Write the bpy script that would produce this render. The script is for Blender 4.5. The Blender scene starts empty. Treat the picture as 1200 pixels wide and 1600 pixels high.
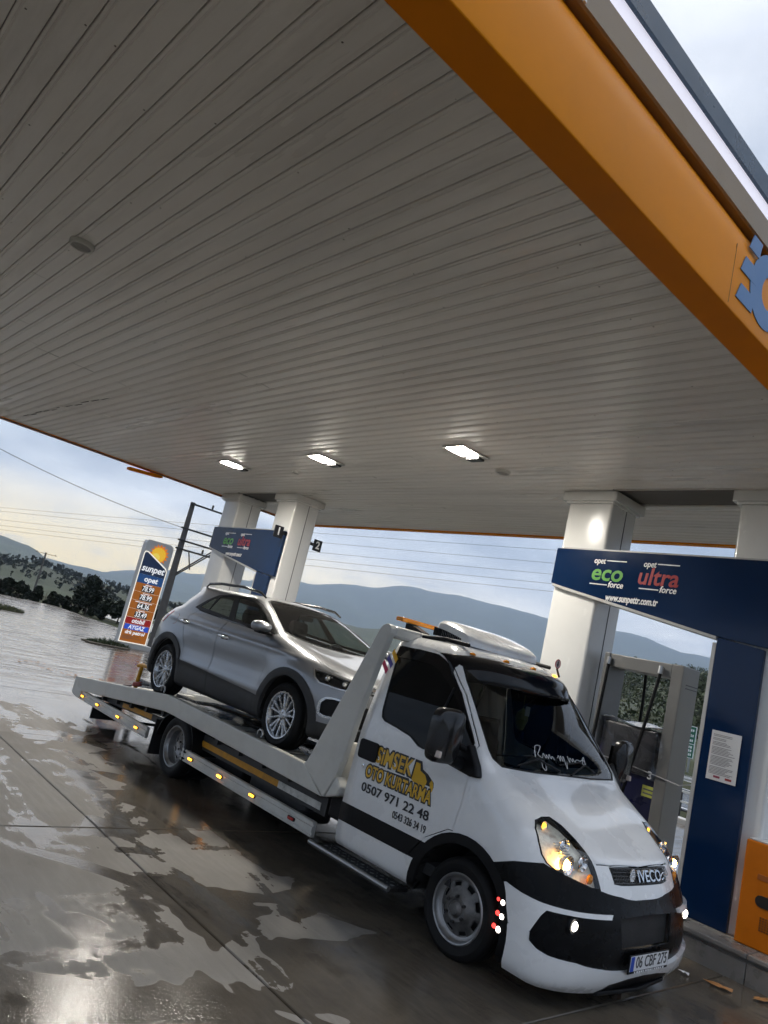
import bpy, bmesh, math, random
from mathutils import Vector, Matrix
SC = bpy.context.scene
COL = SC.collection
R = math.radians

# ------------------------------------------------------------------ camera
cam_d = bpy.data.cameras.new('camera'); cam = bpy.data.objects.new('camera', cam_d); COL.objects.link(cam)
cam_d.sensor_fit = 'VERTICAL'; cam_d.sensor_height = 24.0; cam_d.lens = 1150.47/1600*24.0
cam_d.clip_start = 0.05; cam_d.clip_end = 30000
CP, CR, CY = R(10.4255), R(13.5235), R(50.0938)
_f = Vector((-math.sin(CY)*math.cos(CP), math.cos(CY)*math.cos(CP), math.sin(CP)))
_r0 = Vector((math.cos(CY), math.sin(CY), 0)); _u0 = _r0.cross(_f)
_r = _r0*math.cos(CR)+_u0*math.sin(CR); _u = _u0*math.cos(CR)-_r0*math.sin(CR)
cam.matrix_world = Matrix(((_r.x, _u.x, -_f.x, 0), (_r.y, _u.y, -_f.y, 0), (_r.z, _u.z, -_f.z, 1.95), (0, 0, 0, 1)))
SC.camera = cam

# ------------------------------------------------------------------ sky
W = bpy.data.worlds.new('World'); SC.world = W; W.use_nodes = True
wt = W.node_tree; wt.nodes.clear()
def wn(t, **k):
    n = wt.nodes.new(t)
    for a, b in k.items(): setattr(n, a, b)
    return n
def wl(a, b): wt.links.new(a, b)
SUN_AZ, SUN_EL = R(152), R(40)
wo = wn('ShaderNodeOutputWorld'); bg = wn('ShaderNodeBackground'); bg.inputs[1].default_value = 0.1
sky = wn('ShaderNodeTexSky', sky_type='NISHITA', sun_disc=False)
sky.sun_elevation = SUN_EL; sky.sun_rotation = R(90)-SUN_AZ; sky.dust_density = 3.0
tc = wn('ShaderNodeTexCoord'); sep = wn('ShaderNodeSeparateXYZ'); wl(tc.outputs['Generated'], sep.inputs[0])
# clouds live on a flat deck: direction projected to a plane, so they bunch up toward the horizon
mz = wn('ShaderNodeMath', operation='ADD'); wl(sep.outputs[2], mz.inputs[0]); mz.inputs[1].default_value = 0.16
ab = wn('ShaderNodeMath', operation='ABSOLUTE'); wl(mz.outputs[0], ab.inputs[0])
dv = wn('ShaderNodeVectorMath', operation='DIVIDE'); wl(tc.outputs['Generated'], dv.inputs[0])
cb = wn('ShaderNodeCombineXYZ')
for i in range(3): wl(ab.outputs[0], cb.inputs[i])
wl(cb.outputs[0], dv.inputs[1])
nz = wn('ShaderNodeTexNoise'); nz.inputs['Scale'].default_value = 1.9; nz.inputs['Detail'].default_value = 7; nz.inputs['Roughness'].default_value = 0.55
wl(dv.outputs[0], nz.inputs['Vector'])
# elevation ramp of the overcast deck (pale at the horizon, blue-grey above, lighter towards the zenith)
er = wn('ShaderNodeValToRGB'); wl(sep.outputs[2], er.inputs[0])
e = er.color_ramp.elements
e[0].position = 0.0; e[0].color = (0.82, 0.81, 0.79, 1)
e[1].position = 1.0; e[1].color = (1.34, 1.35, 1.38, 1)
for p, c in ((0.07, (0.78, 0.79, 0.80, 1)), (0.115, (0.48, 0.52, 0.58, 1)), (0.17, (0.27, 0.325, 0.41, 1)), (0.36, (0.33, 0.375, 0.44, 1)), (0.7, (0.41, 0.44, 0.49, 1))):
    q = e.new(p); q.color = c
cr = wn('ShaderNodeValToRGB'); wl(nz.outputs['Fac'], cr.inputs[0])
cr.color_ramp.elements[0].position = 0.34; cr.color_ramp.elements[0].color = (0.60, 0.64, 0.71, 1)
cr.color_ramp.elements[1].position = 0.68; cr.color_ramp.elements[1].color = (1.28, 1.24, 1.18, 1)
mu = wn('ShaderNodeMix', data_type='RGBA', blend_type='MULTIPLY'); mu.inputs[0].default_value = 1.0
wl(er.outputs[0], mu.inputs[6]); wl(cr.outputs[0], mu.inputs[7])
# low sun behind the cloud: a warm band on the horizon around the sun's bearing
dt = wn('ShaderNodeVectorMath', operation='DOT_PRODUCT'); wl(tc.outputs['Generated'], dt.inputs[0])
GA = R(157); dt.inputs[1].default_value = (math.cos(GA), math.sin(GA), 0.05)
mr = wn('ShaderNodeMapRange', interpolation_type='SMOOTHSTEP'); wl(dt.outputs['Value'], mr.inputs[0])
mr.inputs[1].default_value = 0.82; mr.inputs[2].default_value = 0.99
el = wn('ShaderNodeMapRange', interpolation_type='SMOOTHSTEP'); wl(sep.outputs[2], el.inputs[0])
el.inputs[1].default_value = 0.125; el.inputs[2].default_value = 0.035
wp = wn('ShaderNodeMapRange', interpolation_type='SMOOTHSTEP'); wl(nz.outputs['Fac'], wp.inputs[0])
wp.inputs[1].default_value = 0.24; wp.inputs[2].default_value = 0.50
g1 = wn('ShaderNodeMath', operation='MULTIPLY'); wl(mr.outputs[0], g1.inputs[0]); wl(el.outputs[0], g1.inputs[1])
g2 = wn('ShaderNodeMath', operation='MULTIPLY'); wl(g1.outputs[0], g2.inputs[0]); wl(wp.outputs[0], g2.inputs[1])
gm = wn('ShaderNodeMix', data_type='RGBA'); wl(g2.outputs[0], gm.inputs[0]); wl(mu.outputs[2], gm.inputs[6]); gm.inputs[7].default_value = (1.38, 1.08, 0.50, 1)
sc10 = wn('ShaderNodeVectorMath', operation='SCALE'); wl(gm.outputs[2], sc10.inputs[0]); sc10.inputs[3].default_value = 9.2
fm = wn('ShaderNodeMix', data_type='RGBA'); fm.inputs[0].default_value = 0.94
wl(sky.outputs[0], fm.inputs[6]); wl(sc10.outputs[0], fm.inputs[7])
wl(fm.outputs[2], bg.inputs[0]); wl(bg.outputs[0], wo.inputs[0])

# ------------------------------------------------------------------ sun (veiled by cloud)
sd = bpy.data.lights.new('sun', 'SUN'); sun = bpy.data.objects.new('sun', sd); COL.objects.link(sun)
sd.energy = 0.5; sd.angle = R(70); sd.color = (1.0, 0.90, 0.76)
sun.rotation_euler = Vector((math.cos(SUN_AZ)*math.cos(SUN_EL), math.sin(SUN_AZ)*math.cos(SUN_EL), math.sin(SUN_EL))).to_track_quat('Z', 'Y').to_euler()

SC.view_settings.view_transform = 'Standard'; SC.view_settings.look = 'None'
SC.view_settings.exposure = 1.08; SC.view_settings.gamma = 1.0; SC.view_settings.use_curve_mapping = False
SC.render.engine = 'CYCLES'
SC.cycles.max_bounces = 6; SC.cycles.diffuse_bounces = 3; SC.cycles.glossy_bounces = 3; SC.cycles.transmission_bounces = 6
SC.cycles.transparent_max_bounces = 12; SC.cycles.caustics_reflective = False; SC.cycles.caustics_refractive = False
SC.cycles.use_adaptive_sampling = True; SC.cycles.adaptive_threshold = 0.04; SC.cycles.use_denoising = True; SC.cycles.sample_clamp_indirect = 6.0

# ------------------------------------------------------------------ materials
MATS = {}
def nodes_of(name):
    m = bpy.data.materials.new(name); m.use_nodes = True
    t = m.node_tree; b = t.nodes['Principled BSDF']
    return m, t, b
def M(name, base, rough=0.5, metal=0.0, coat=0.0, var=0.12, vs=3.0, rvar=0.08, bump=0.0, bs=60.0, dirt=0.0, dcol=(0.10, 0.08, 0.06), ds=4.0, spec=0.5, alpha=1.0, stretch=(1, 1, 1), trans=0.0, obj=False):
    if name in MATS: return MATS[name]
    m, t, b = nodes_of(name); L = t.links.new; N = t.nodes.new
    b.inputs['Roughness'].default_value = rough; b.inputs['Metallic'].default_value = metal
    b.inputs['Coat Weight'].default_value = coat; b.inputs['Coat Roughness'].default_value = 0.04
    b.inputs['Specular IOR Level'].default_value = spec; b.inputs['Alpha'].default_value = alpha
    b.inputs['Transmission Weight'].default_value = trans
    if obj: pos = N('ShaderNodeTexCoord').outputs['Object']
    else: pos = N('ShaderNodeNewGeometry').outputs['Position']
    mp = N('ShaderNodeMapping'); mp.inputs['Scale'].default_value = stretch; L(pos, mp.inputs[0]); pos = mp.outputs[0]
    n = N('ShaderNodeTexNoise'); n.inputs['Scale'].default_value = vs; n.inputs['Detail'].default_value = 5; n.inputs['Roughness'].default_value = 0.6; L(pos, n.inputs['Vector'])
    r = N('ShaderNodeValToRGB'); L(n.outputs['Fac'], r.inputs[0])
    r.color_ramp.elements[0].position = 0.3; r.color_ramp.elements[1].position = 0.7
    r.color_ramp.elements[0].color = tuple(c*(1-var) for c in base)+(1,); r.color_ramp.elements[1].color = tuple(min(1, c*(1+var)) for c in base)+(1,)
    out = r.outputs[0]
    if dirt > 0:
        d = N('ShaderNodeTexNoise'); d.inputs['Scale'].default_value = ds; d.inputs['Detail'].default_value = 8; d.inputs['Roughness'].default_value = 0.7; L(pos, d.inputs['Vector'])
        dm = N('ShaderNodeMapRange', ); L(d.outputs['Fac'], dm.inputs[0]); dm.inputs[1].default_value = 0.5; dm.inputs[2].default_value = 0.78; dm.inputs[4].default_value = dirt
        mx = N('ShaderNodeMix'); mx.data_type = 'RGBA'; L(dm.outputs[0], mx.inputs[0]); L(out, mx.inputs[6]); mx.inputs[7].default_value = tuple(dcol)+(1,); out = mx.outputs[2]
    L(out, b.inputs['Base Color'])
    if rvar > 0:
        q = N('ShaderNodeMapRange'); L(n.outputs['Fac'], q.inputs[0]); q.inputs[1].default_value = 0.3; q.inputs[2].default_value = 0.7
        q.inputs[3].default_value = max(0.02, rough-rvar); q.inputs[4].default_value = min(1, rough+rvar); L(q.outputs[0], b.inputs['Roughness'])
    if bump > 0:
        bn = N('ShaderNodeTexNoise'); bn.inputs['Scale'].default_value = bs; bn.inputs['Detail'].default_value = 4; L(pos, bn.inputs['Vector'])
        bp = N('ShaderNodeBump'); bp.inputs['Strength'].default_value = bump; bp.inputs['Distance'].default_value = 0.01; L(bn.outputs['Fac'], bp.inputs['Height']); L(bp.outputs[0], b.inputs['Normal'])
    MATS[name] = m; return m
def EM(name, col, strength, base=(0.8, 0.8, 0.8)):
    if name in MATS: return MATS[name]
    m, t, b = nodes_of(name); b.inputs['Base Color'].default_value = tuple(base)+(1,)
    b.inputs['Emission Color'].default_value = tuple(col)+(1,); b.inputs['Emission Strength'].default_value = strength; b.inputs['Roughness'].default_value = 0.3
    MATS[name] = m; return m
def GLASS(name, tint=(0.6, 0.7, 0.68), clear=0.7, rough=0.02):
    """window glass: mirror-like face over a tinted see-through sheet"""
    if name in MATS: return MATS[name]
    m, t, b = nodes_of(name); L = t.links.new; N = t.nodes.new
    t.nodes.remove(b); o = t.nodes['Material Output']
    tr = N('ShaderNodeBsdfTransparent'); tr.inputs[0].default_value = tuple(c*clear for c in tint)+(1,)
    gl = N('ShaderNodeBsdfGlossy'); gl.inputs['Roughness'].default_value = rough; gl.inputs[0].default_value = (0.95, 0.97, 1, 1)
    lw = N('ShaderNodeLayerWeight'); lw.inputs[0].default_value = 0.5; pw = N('ShaderNodeMath'); pw.operation = 'POWER'; L(lw.outputs['Facing'], pw.inputs[0]); pw.inputs[1].default_value = 4.0
    fr = N('ShaderNodeMapRange'); L(pw.outputs[0], fr.inputs[0]); fr.inputs[3].default_value = 0.045; fr.inputs[4].default_value = 0.9
    mx = N('ShaderNodeMixShader'); L(fr.outputs[0], mx.inputs[0]); L(tr.outputs[0], mx.inputs[1]); L(gl.outputs[0], mx.inputs[2]); L(mx.outputs[0], o.inputs[0])
    MATS[name] = m; return m

WHITE = M('white_cladding', (0.72, 0.72, 0.70), 0.22, var=0.04, vs=1.5, coat=0.3, dirt=0.10, ds=2.0, dcol=(0.40, 0.37, 0.33))
BLUE = M('navy_panel', (0.0028, 0.017, 0.060), 0.18, var=0.1, vs=1.2, coat=0.1, spec=0.25)
ORANGE = M('orange_panel', (0.92, 0.30, 0.002), 0.42, var=0.06, vs=0.8, spec=0.12, dirt=0.10, ds=3, dcol=(0.35, 0.12, 0.02))
ORANGE_DK = M('orange_soffit', (0.86, 0.26, 0.002), 0.5, spec=0.12, var=0.08, vs=1.5)
TXT_WHITE = M('white_vinyl', (0.80, 0.80, 0.80), 0.4, var=0.02)
TXT_BLACK = M('black_vinyl', (0.012, 0.012, 0.014), 0.35, var=0.02)
RUBBER = M('tyre_rubber', (0.009, 0.009, 0.0095), 0.6, var=0.25, vs=9, bump=0.25, bs=120, spec=0.2, dirt=0.12, ds=7, dcol=(0.08, 0.07, 0.06))
BLACKP = M('black_plastic', (0.007, 0.007, 0.008), 0.42, var=0.15, vs=6, bump=0.05, bs=300, spec=0.16)
STEEL = M('galvanised_steel', (0.42, 0.43, 0.44), 0.36, metal=0.9, var=0.15, vs=14)
DARKST = M('dark_steel', (0.045, 0.045, 0.045), 0.5, metal=0.5, var=0.3, vs=10)

# ------------------------------------------------------------------ mesh helpers
WLOC = {}
def tag(o, label=None, cat=None, group=None, kind=None):
    if label: o['label'] = label
    if cat: o['category'] = cat
    if group: o['group'] = group
    if kind: o['kind'] = kind
    return o
def thing(name, label, cat, loc=(0, 0, 0), group=None, kind=None, rot=None):
    o = bpy.data.objects.new(name, None); COL.objects.link(o); o.location = loc; o.empty_display_size = 0.2
    if rot: o.rotation_euler = rot
    WLOC[o.name] = Vector(loc)
    return tag(o, label, cat, group, kind)
def link(name, me, mat, parent=None):
    o = bpy.data.objects.new(name, me); COL.objects.link(o)
    if mat is not None:
        for q in (mat if isinstance(mat, (list, tuple)) else [mat]): me.materials.append(q)
    if parent is not None: o.parent = parent
    WLOC[o.name] = WLOC[parent.name].copy() if parent is not None and parent.name in WLOC else Vector((0, 0, 0))
    return o
class MB:
    def __init__(s): s.v = []; s.f = []; s.mi = []; s.m = 0
    def add(s, v, f):
        k = len(s.v); s.v += [tuple(p) for p in v]; s.f += [tuple(i+k for i in q) for q in f]; s.mi += [s.m]*len(f); return s
    def box(s, x0, x1, y0, y1, z0, z1):
        v = [(x, y, z) for x in (x0, x1) for y in (y0, y1) for z in (z0, z1)]
        return s.add(v, [(0, 1, 3, 2), (4, 6, 7, 5), (0, 4, 5, 1), (2, 3, 7, 6), (0, 2, 6, 4), (1, 5, 7, 3)])
    def obox(s, c, size, mat3):
        h = Vector(size)/2; c = Vector(c)
        v = [c+mat3@Vector((i*h.x, j*h.y, k*h.z)) for i in (-1, 1) for j in (-1, 1) for k in (-1, 1)]
        return s.add(v, [(0, 1, 3, 2), (4, 6, 7, 5), (0, 4, 5, 1), (2, 3, 7, 6), (0, 2, 6, 4), (1, 5, 7, 3)])
    def prism(s, poly, axis, a, b):
        def P(p, t): return {'x': (t, p[0], p[1]), 'y': (p[0], t, p[1]), 'z': (p[0], p[1], t)}[axis]
        n = len(poly); v = [P(p, a) for p in poly]+[P(p, b) for p in poly]
        return s.add(v, [tuple(range(n)), tuple(range(2*n-1, n-1, -1))]+[(i, (i+1) % n, n+(i+1) % n, n+i) for i in range(n)])
    def tube(s, pts, r, n=8, cap=True):
        pts = [Vector(p) for p in pts]; rr = r if isinstance(r, (list, tuple)) else [r]*len(pts)
        v = []; prev = None
        for i, p in enumerate(pts):
            d = (pts[min(i+1, len(pts)-1)]-pts[max(i-1, 0)]).normalized()
            if prev is None:
                a = Vector((0, 0, 1)) if abs(d.z) < 0.9 else Vector((1, 0, 0)); u = d.cross(a).normalized()
            else: u = (prev-d*prev.dot(d)).normalized()
            prev = u; w = d.cross(u)
            v += [p+(u*math.cos(2*math.pi*k/n)+w*math.sin(2*math.pi*k/n))*rr[i] for k in range(n)]
        f = [(i*n+k, i*n+(k+1) % n, (i+1)*n+(k+1) % n, (i+1)*n+k) for i in range(len(pts)-1) for k in range(n)]
        if cap: f += [tuple(range(n-1, -1, -1)), tuple(range((len(pts)-1)*n, len(pts)*n))]
        return s.add(v, f)
    def lathe(s, prof, c, axis='y', n=32, close=False):
        """prof: (radius, offset along axis)"""
        v = []
        for r, h in prof:
            for k in range(n):
                a = 2*math.pi*k/n; p = (r*math.cos(a), r*math.sin(a))
                q = {'y': (p[0], h, p[1]), 'x': (h, p[0], p[1]), 'z': (p[0], p[1], h)}[axis]
                v.append((c[0]+q[0], c[1]+q[1], c[2]+q[2]))
        m = len(prof); f = [(i*n+k, i*n+(k+1) % n, (i+1)*n+(k+1) % n, (i+1)*n+k) for i in range(m-1) for k in range(n)]
        if close: f += [((m-1)*n+k, (m-1)*n+(k+1) % n, (k+1) % n, k) for k in range(n)]
        return s.add(v, f)
    def grid(s, fn, nu, nv):
        v = [fn(i/nu, j/nv) for i in range(nu+1) for j in range(nv+1)]
        return s.add(v, [(i*(nv+1)+j, (i+1)*(nv+1)+j, (i+1)*(nv+1)+j+1, i*(nv+1)+j+1) for i in range(nu) for j in range(nv)])
    def mesh(s, off=(0, 0, 0), smooth=None, recalc=True, name='m'):
        me = bpy.data.meshes.new(name); ox, oy, oz = off
        me.from_pydata([(x-ox, y-oy, z-oz) for x, y, z in s.v], [], s.f)
        if any(s.mi): me.polygons.foreach_set('material_index', s.mi)
        if recalc:
            b = bmesh.new(); b.from_mesh(me); bmesh.ops.recalc_face_normals(b, faces=b.faces); b.to_mesh(me); b.free()
        if smooth is not None:
            me.polygons.foreach_set('use_smooth', [True]*len(me.polygons)); me.set_sharp_from_angle(angle=R(smooth))
        me.update(); return me
    def build(s, name, mat, parent=None, smooth=None, bevel=0, seg=2, local=False, recalc=True):
        off = (0, 0, 0) if (local or parent is None) else WLOC[parent.name]
        o = link(name, s.mesh(off, smooth, recalc, name), mat, parent)
        if bevel:
            b = o.modifiers.new('bevel', 'BEVEL'); b.width = bevel; b.segments = seg; b.limit_method = 'ANGLE'; b.angle_limit = R(40)
        return o
def textmesh(body, size, bold=0.0, shear=0.0, extrude=0.004, align='CENTER', space=1.0, xscale=1.0):
    c = bpy.data.curves.new('t', 'FONT'); c.body = body; c.size = size; c.offset = bold*size; c.shear = shear; c.extrude = extrude
    c.align_x = align; c.align_y = 'CENTER'; c.space_character = space; c.resolution_u = 3
    o = bpy.data.objects.new('t', c); COL.objects.link(o)
    dg = bpy.context.evaluated_depsgraph_get(); dg.update()
    me = bpy.data.meshes.new_from_object(o.evaluated_get(dg)); bpy.data.objects.remove(o); bpy.data.curves.remove(c)
    if xscale != 1.0:
        for v in me.vertices: v.co.x *= xscale
    me.materials.clear()
    return me
def text(name, body, size, origin, right, up, mat, parent, fit=None, local=False, **k):
    """flat lettering: origin = centre, right/up = reading directions; fit = width it must fill"""
    me = textmesh(body, size, **k)
    r = Vector(right).normalized(); u = Vector(up).normalized(); n = r.cross(u)
    o = Vector(origin)
    if not local: o = o-WLOC[parent.name]
    xs = [v.co.x for v in me.vertices]; w = (max(xs)-min(xs)) or 1; sx = fit/w if fit else 1.0; cx = (max(xs)+min(xs))/2 if k.get('align', 'CENTER') == 'CENTER' else min(xs)
    for v in me.vertices:
        c = v.co.copy(); v.co = o+r*((c.x-cx)*sx)+u*c.y+n*c.z
    return link(name, me, mat, parent)
def rpoly(x0, x1, y0, y1, r, n=4):
    out = []
    for cx, cy, a0 in ((x1-r, y1-r, 0), (x0+r, y1-r, 90), (x0+r, y0+r, 180), (x1-r, y0+r, 270)):
        for i in range(n+1):
            a = R(a0+90*i/n); out.append((cx+r*math.cos(a), cy+r*math.sin(a)))
    return out
def ring_poly(pts, w):
    """offset a closed polygon outward by w (negative: inward)"""
    n = len(pts); A = sum(pts[i][0]*pts[(i+1) % n][1]-pts[(i+1) % n][0]*pts[i][1] for i in range(n)); s = 1 if A > 0 else -1
    out = []
    for i in range(n):
        p0, p, p1 = Vector(pts[i-1]), Vector(pts[i]), Vector(pts[(i+1) % n])
        a = (p-p0).normalized(); b = (p1-p).normalized()
        na = Vector((a.y, -a.x))*s; nb = Vector((b.y, -b.x))*s
        q = na+nb; d = max(0.35, 1+na.dot(nb)); out.append(tuple(p+q*(w/d)))
    return out
# ================================================================== the setting
RND = random.Random(7)
# ---- ground sheet to the horizon (damp earth), concrete yard of separate slabs on it
def wet_concrete():
    m, t, b = nodes_of('wet_concrete'); L = t.links.new; N = t.nodes.new
    def mp(sc, rot=0.0):
        q = N('ShaderNodeMapping'); q.inputs['Scale'].default_value = sc; q.inputs['Rotation'].default_value = (0, 0, rot); L(g.outputs['Position'], q.inputs[0]); return q.outputs[0]
    def noise(v, s, d=6, r=0.6, dist=0.0):
        q = N('ShaderNodeTexNoise'); q.inputs['Scale'].default_value = s; q.inputs['Detail'].default_value = d; q.inputs['Roughness'].default_value = r; q.inputs['Distortion'].default_value = dist; L(v, q.inputs['Vector']); return q.outputs['Fac']
    def mapr(v, a, c, o0=0.0, o1=1.0, smooth=True):
        q = N('ShaderNodeMapRange'); q.interpolation_type = 'SMOOTHSTEP' if smooth else 'LINEAR'; L(v, q.inputs[0])
        q.inputs[1].default_value = a; q.inputs[2].default_value = c; q.inputs[3].default_value = o0; q.inputs[4].default_value = o1; return q.outputs[0]
    def math_(op, a, c):
        q = N('ShaderNodeMath'); q.operation = op
        for i, z in enumerate((a, c)):
            if isinstance(z, (int, float)): q.inputs[i].default_value = z
            else: L(z, q.inputs[i])
        return q.outputs[0]
    def mixc(f, a, c, blend='MIX'):
        q = N('ShaderNodeMix'); q.data_type = 'RGBA'; q.blend_type = blend
        if isinstance(f, float): q.inputs[0].default_value = f
        else: L(f, q.inputs[0])
        for i, z in ((6, a), (7, c)):
            if isinstance(z, tuple): q.inputs[i].default_value = z+(1,)
            else: L(z, q.inputs[i])
        return q.outputs[2]
    g = N('ShaderNodeNewGeometry'); oi = N('ShaderNodeObjectInfo'); sx = N('ShaderNodeSeparateXYZ'); L(g.outputs['Position'], sx.inputs[0])
    plain = mp((1, 1, 1)); streak = mp((0.35, 1.6, 1), R(6)); streak2 = mp((1.3, 0.30, 1), R(-4)); grain = mp((0.5, 4, 1), R(2))
    big = noise(plain, 0.55, 4); mid = noise(plain, 2.3, 8, 0.65, 0.4); fine = noise(plain, 38, 3, 0.6); spk = noise(plain, 150, 2)
    st = noise(streak, 1.3, 6, 0.60, 0.7); st2 = noise(streak2, 0.8, 6, 0.62, 0.9); gr = noise(grain, 5.0, 6, 0.7)
    # rain reaches the slab outside the roof and blows a little way in under its edges
    edge = noise(plain, 0.55, 3, 0.5, 1.2)
    def gx_(a, c): return mapr(math_('ADD', sx.outputs[0], mapr(edge, 0.25, 0.75, -2.6, 2.6, False)), a, c)
    west = mapr(sx.outputs[0], -9.0, -15.5); east = gx_(-4.15, -4.02); north = mapr(sx.outputs[1], 10.0, 12.5)
    expo = math_('MAXIMUM', west, north)
    w0 = math_('ADD', math_('MULTIPLY', st, 0.5), math_('MULTIPLY', st2, 0.5))
    drip = mapr(math_('ADD', sx.outputs[1], mapr(edge, 0.25, 0.75, -1.0, 1.0, False)), 3.75, 3.95)
    wet = math_('MAXIMUM', drip, mapr(math_('ADD', w0, math_('MULTIPLY', expo, 0.14)), 0.515, 0.54)); wet = math_('MAXIMUM', wet, east)      # damp, darkened
    fbase = math_('ADD', math_('MULTIPLY', st2, 0.4), math_('MULTIPLY', st, 0.6))
    film = mapr(math_('ADD', fbase, math_('ADD', math_('MULTIPLY', expo, 0.13), math_('MULTIPLY', drip, 0.035))), 0.545, 0.60)   # standing water
    dry = mixc(mapr(mid, 0.3, 0.7), (0.170, 0.161, 0.148), (0.250, 0.237, 0.217))
    dry = mixc(mapr(gr, 0.42, 0.68, 0.0, 0.50), dry, (0.29, 0.276, 0.254))
    dry = mixc(mapr(big, 0.36, 0.68, 0.0, 0.55), dry, (0.150, 0.133, 0.111))
    dry = mixc(mapr(noise(streak, 3.4, 7, 0.72, 1.2), 0.56, 0.74, 0.0, 0.50), dry, (0.11, 0.10, 0.088))
    dry = mixc(mapr(spk, 0.66, 0.78, 0.0, 0.25), dry, (0.10, 0.09, 0.08))
    damp = mixc(1.0, dry, (0.50, 0.455, 0.39), 'MULTIPLY')
    c = mixc(wet, dry, damp); c = mixc(film, c, mixc(1.0, dry, (0.42, 0.395, 0.36), 'MULTIPLY'))
    tone = mapr(oi.outputs['Random'], 0, 1, 0.86, 1.10, False); cb_ = N('ShaderNodeCombineXYZ')
    for i in range(3): L(tone, cb_.inputs[i])
    c = mixc(1.0, c, cb_.outputs[0], 'MULTIPLY'); L(c, b.inputs['Base Color'])
    rdry = mapr(mid, 0.3, 0.7, 0.50, 0.72); rwet = mapr(mid, 0.3, 0.7, 0.07, 0.17)
    r = N('ShaderNodeMix'); L(wet, r.inputs[0]); L(rdry, r.inputs[2]); L(rwet, r.inputs[3])
    r2 = N('ShaderNodeMix'); L(film, r2.inputs[0]); L(r.outputs[0], r2.inputs[2]); L(math_('ADD', 0.04, math_('MULTIPLY', expo, mapr(noise(streak2, 2.2, 7, 0.7, 1.0), 0.36, 0.66, 0.05, 0.36))), r2.inputs[3])
    L(r2.outputs[0], b.inputs['Roughness'])
    h = math_('ADD', math_('MULTIPLY', fine, 0.6), math_('MULTIPLY', spk, 0.4))
    h = math_('ADD', h, math_('MULTIPLY', mid, 0.9)); bstr = math_('MULTIPLY', mapr(film, 0, 1, 0.34, 0.06), mapr(wet, 0, 1, 1.0, 0.75))
    bp = N('ShaderNodeBump'); bp.inputs['Distance'].default_value = 0.006
    L(bstr, bp.inputs['Strength']); L(h, bp.inputs['Height']); L(bp.outputs[0], b.inputs['Normal'])
    b.inputs['Specular IOR Level'].default_value = 0.38
    return m
CONC = wet_concrete()
EARTH = M('damp_earth', (0.040, 0.048, 0.024), 0.95, spec=0.1, var=0.35, vs=0.05, bump=0.5, bs=2, dirt=0.6, ds=0.3, dcol=(0.10, 0.08, 0.05))
def ground_z(r, az):
    k = min(1, max(0, (r-60)/60.0)); k = k*k*(3-2*k)
    return -0.25-5.0*k
b_ = MB(); rs = [0, 15, 30, 45, 60, 75, 95, 120, 180, 300, 600, 1200, 2500, 5000, 7500]; na = 48
for r_ in rs:
    for k in range(na):
        a = 2*math.pi*k/na; b_.v.append((r_*math.cos(a)-10, r_*math.sin(a)+8, ground_z(r_, a)))
b_.f = [(i*na+k, i*na+(k+1) % na, (i+1)*na+(k+1) % na, (i+1)*na+k) for i in range(len(rs)-1) for k in range(na)]; b_.mi = [0]*len(b_.f)
tag(b_.build('ground', EARTH, smooth=60), 'damp earth ground reaching to the hills', 'ground', kind='structure')

yard = thing('concrete_yard', 'wet concrete forecourt yard of large slabs', 'pavement', (0, 0, 0), kind='structure')
SX, SY, JX, JY = 3.4, 4.19, -2.74, -1.27
bed_ = MB().box(-46.94, 14.6, -18.0, 15.5, -0.24, -0.06); bed_.build('joint_filler', M('joint_filler', (0.035, 0.033, 0.030), 0.8), yard)
g_ = 0.006; sm = MB().box(g_, SX-g_, g_, SY-g_, -0.05, 0.0)
slab_me = sm.mesh(); slab_me.materials.append(CONC)
_b = bmesh.new(); _b.from_mesh(slab_me)
bmesh.ops.bevel(_b, geom=[q for q in _b.edges if all(v.co.z > -0.01 for v in q.verts)], offset=0.006, segments=1, affect='EDGES'); _b.to_mesh(slab_me); _b.free()
for i in range(-13, 5):
    for j in range(-4, 4):
        o = bpy.data.objects.new('slab', slab_me); COL.objects.link(o); o.parent = yard
        o.location = (JX+i*SX, JY+j*SY, RND.uniform(-0.0015, 0.0015))

# ---- canopy ------------------------------------------------------------------
CX0, CX1, CY0, CY1, CZ = -14.60, -2.22, -2.6, 9.80, 4.41
canopy = thing('station_canopy', 'filling station canopy with white strip ceiling and orange fascia', 'canopy', (-8, 4, 4.41))
PANEL = M('ceiling_metal', (0.87, 0.84, 0.795), 0.33, var=0.07, vs=1.0, stretch=(0.25, 2.0, 1), dirt=0.42, ds=1.3, dcol=(0.40, 0.365, 0.32), bump=0.04, bs=2.5, coat=0.1)
PITCH = 0.1428
def strip_profile(w):
    # pan with a rolled lip each side and a raised bead next to the joint
    return [(0.002, 0.020), (0.002, 0.006), (0.006, 0.0), (0.018, -0.001), (0.022, 0.004), (0.028, 0.005), (0.032, 0.0),
            (w*0.5, -0.001), (w-0.008, 0.0), (w-0.002, 0.007), (w-0.002, 0.020)]
def strip_mesh(x0, x1, sag=0.0):
    pr = strip_profile(PITCH); n = len(pr); nx = max(1, int((x1-x0)/1.2))
    v = []; f = []
    for i in range(nx+1):
        x = x0+(x1-x0)*i/nx; dz = RND.uniform(-1, 1)*0.0014
        for y, z in pr: v.append((x, y, z+dz-sag))
    f = [(i*n+k, i*n+k+1, (i+1)*n+k+1, (i+1)*n+k) for i in range(nx) for k in range(n-1)]
    me = bpy.data.meshes.new('strip'); me.from_pydata(v, [], f); me.materials.append(PANEL); me.update(); return me
CC = WLOC[canopy.name]
JXs = (-8.9, -8.35)
nst = int((CY1-CY0)/PITCH)
pool = []
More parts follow.
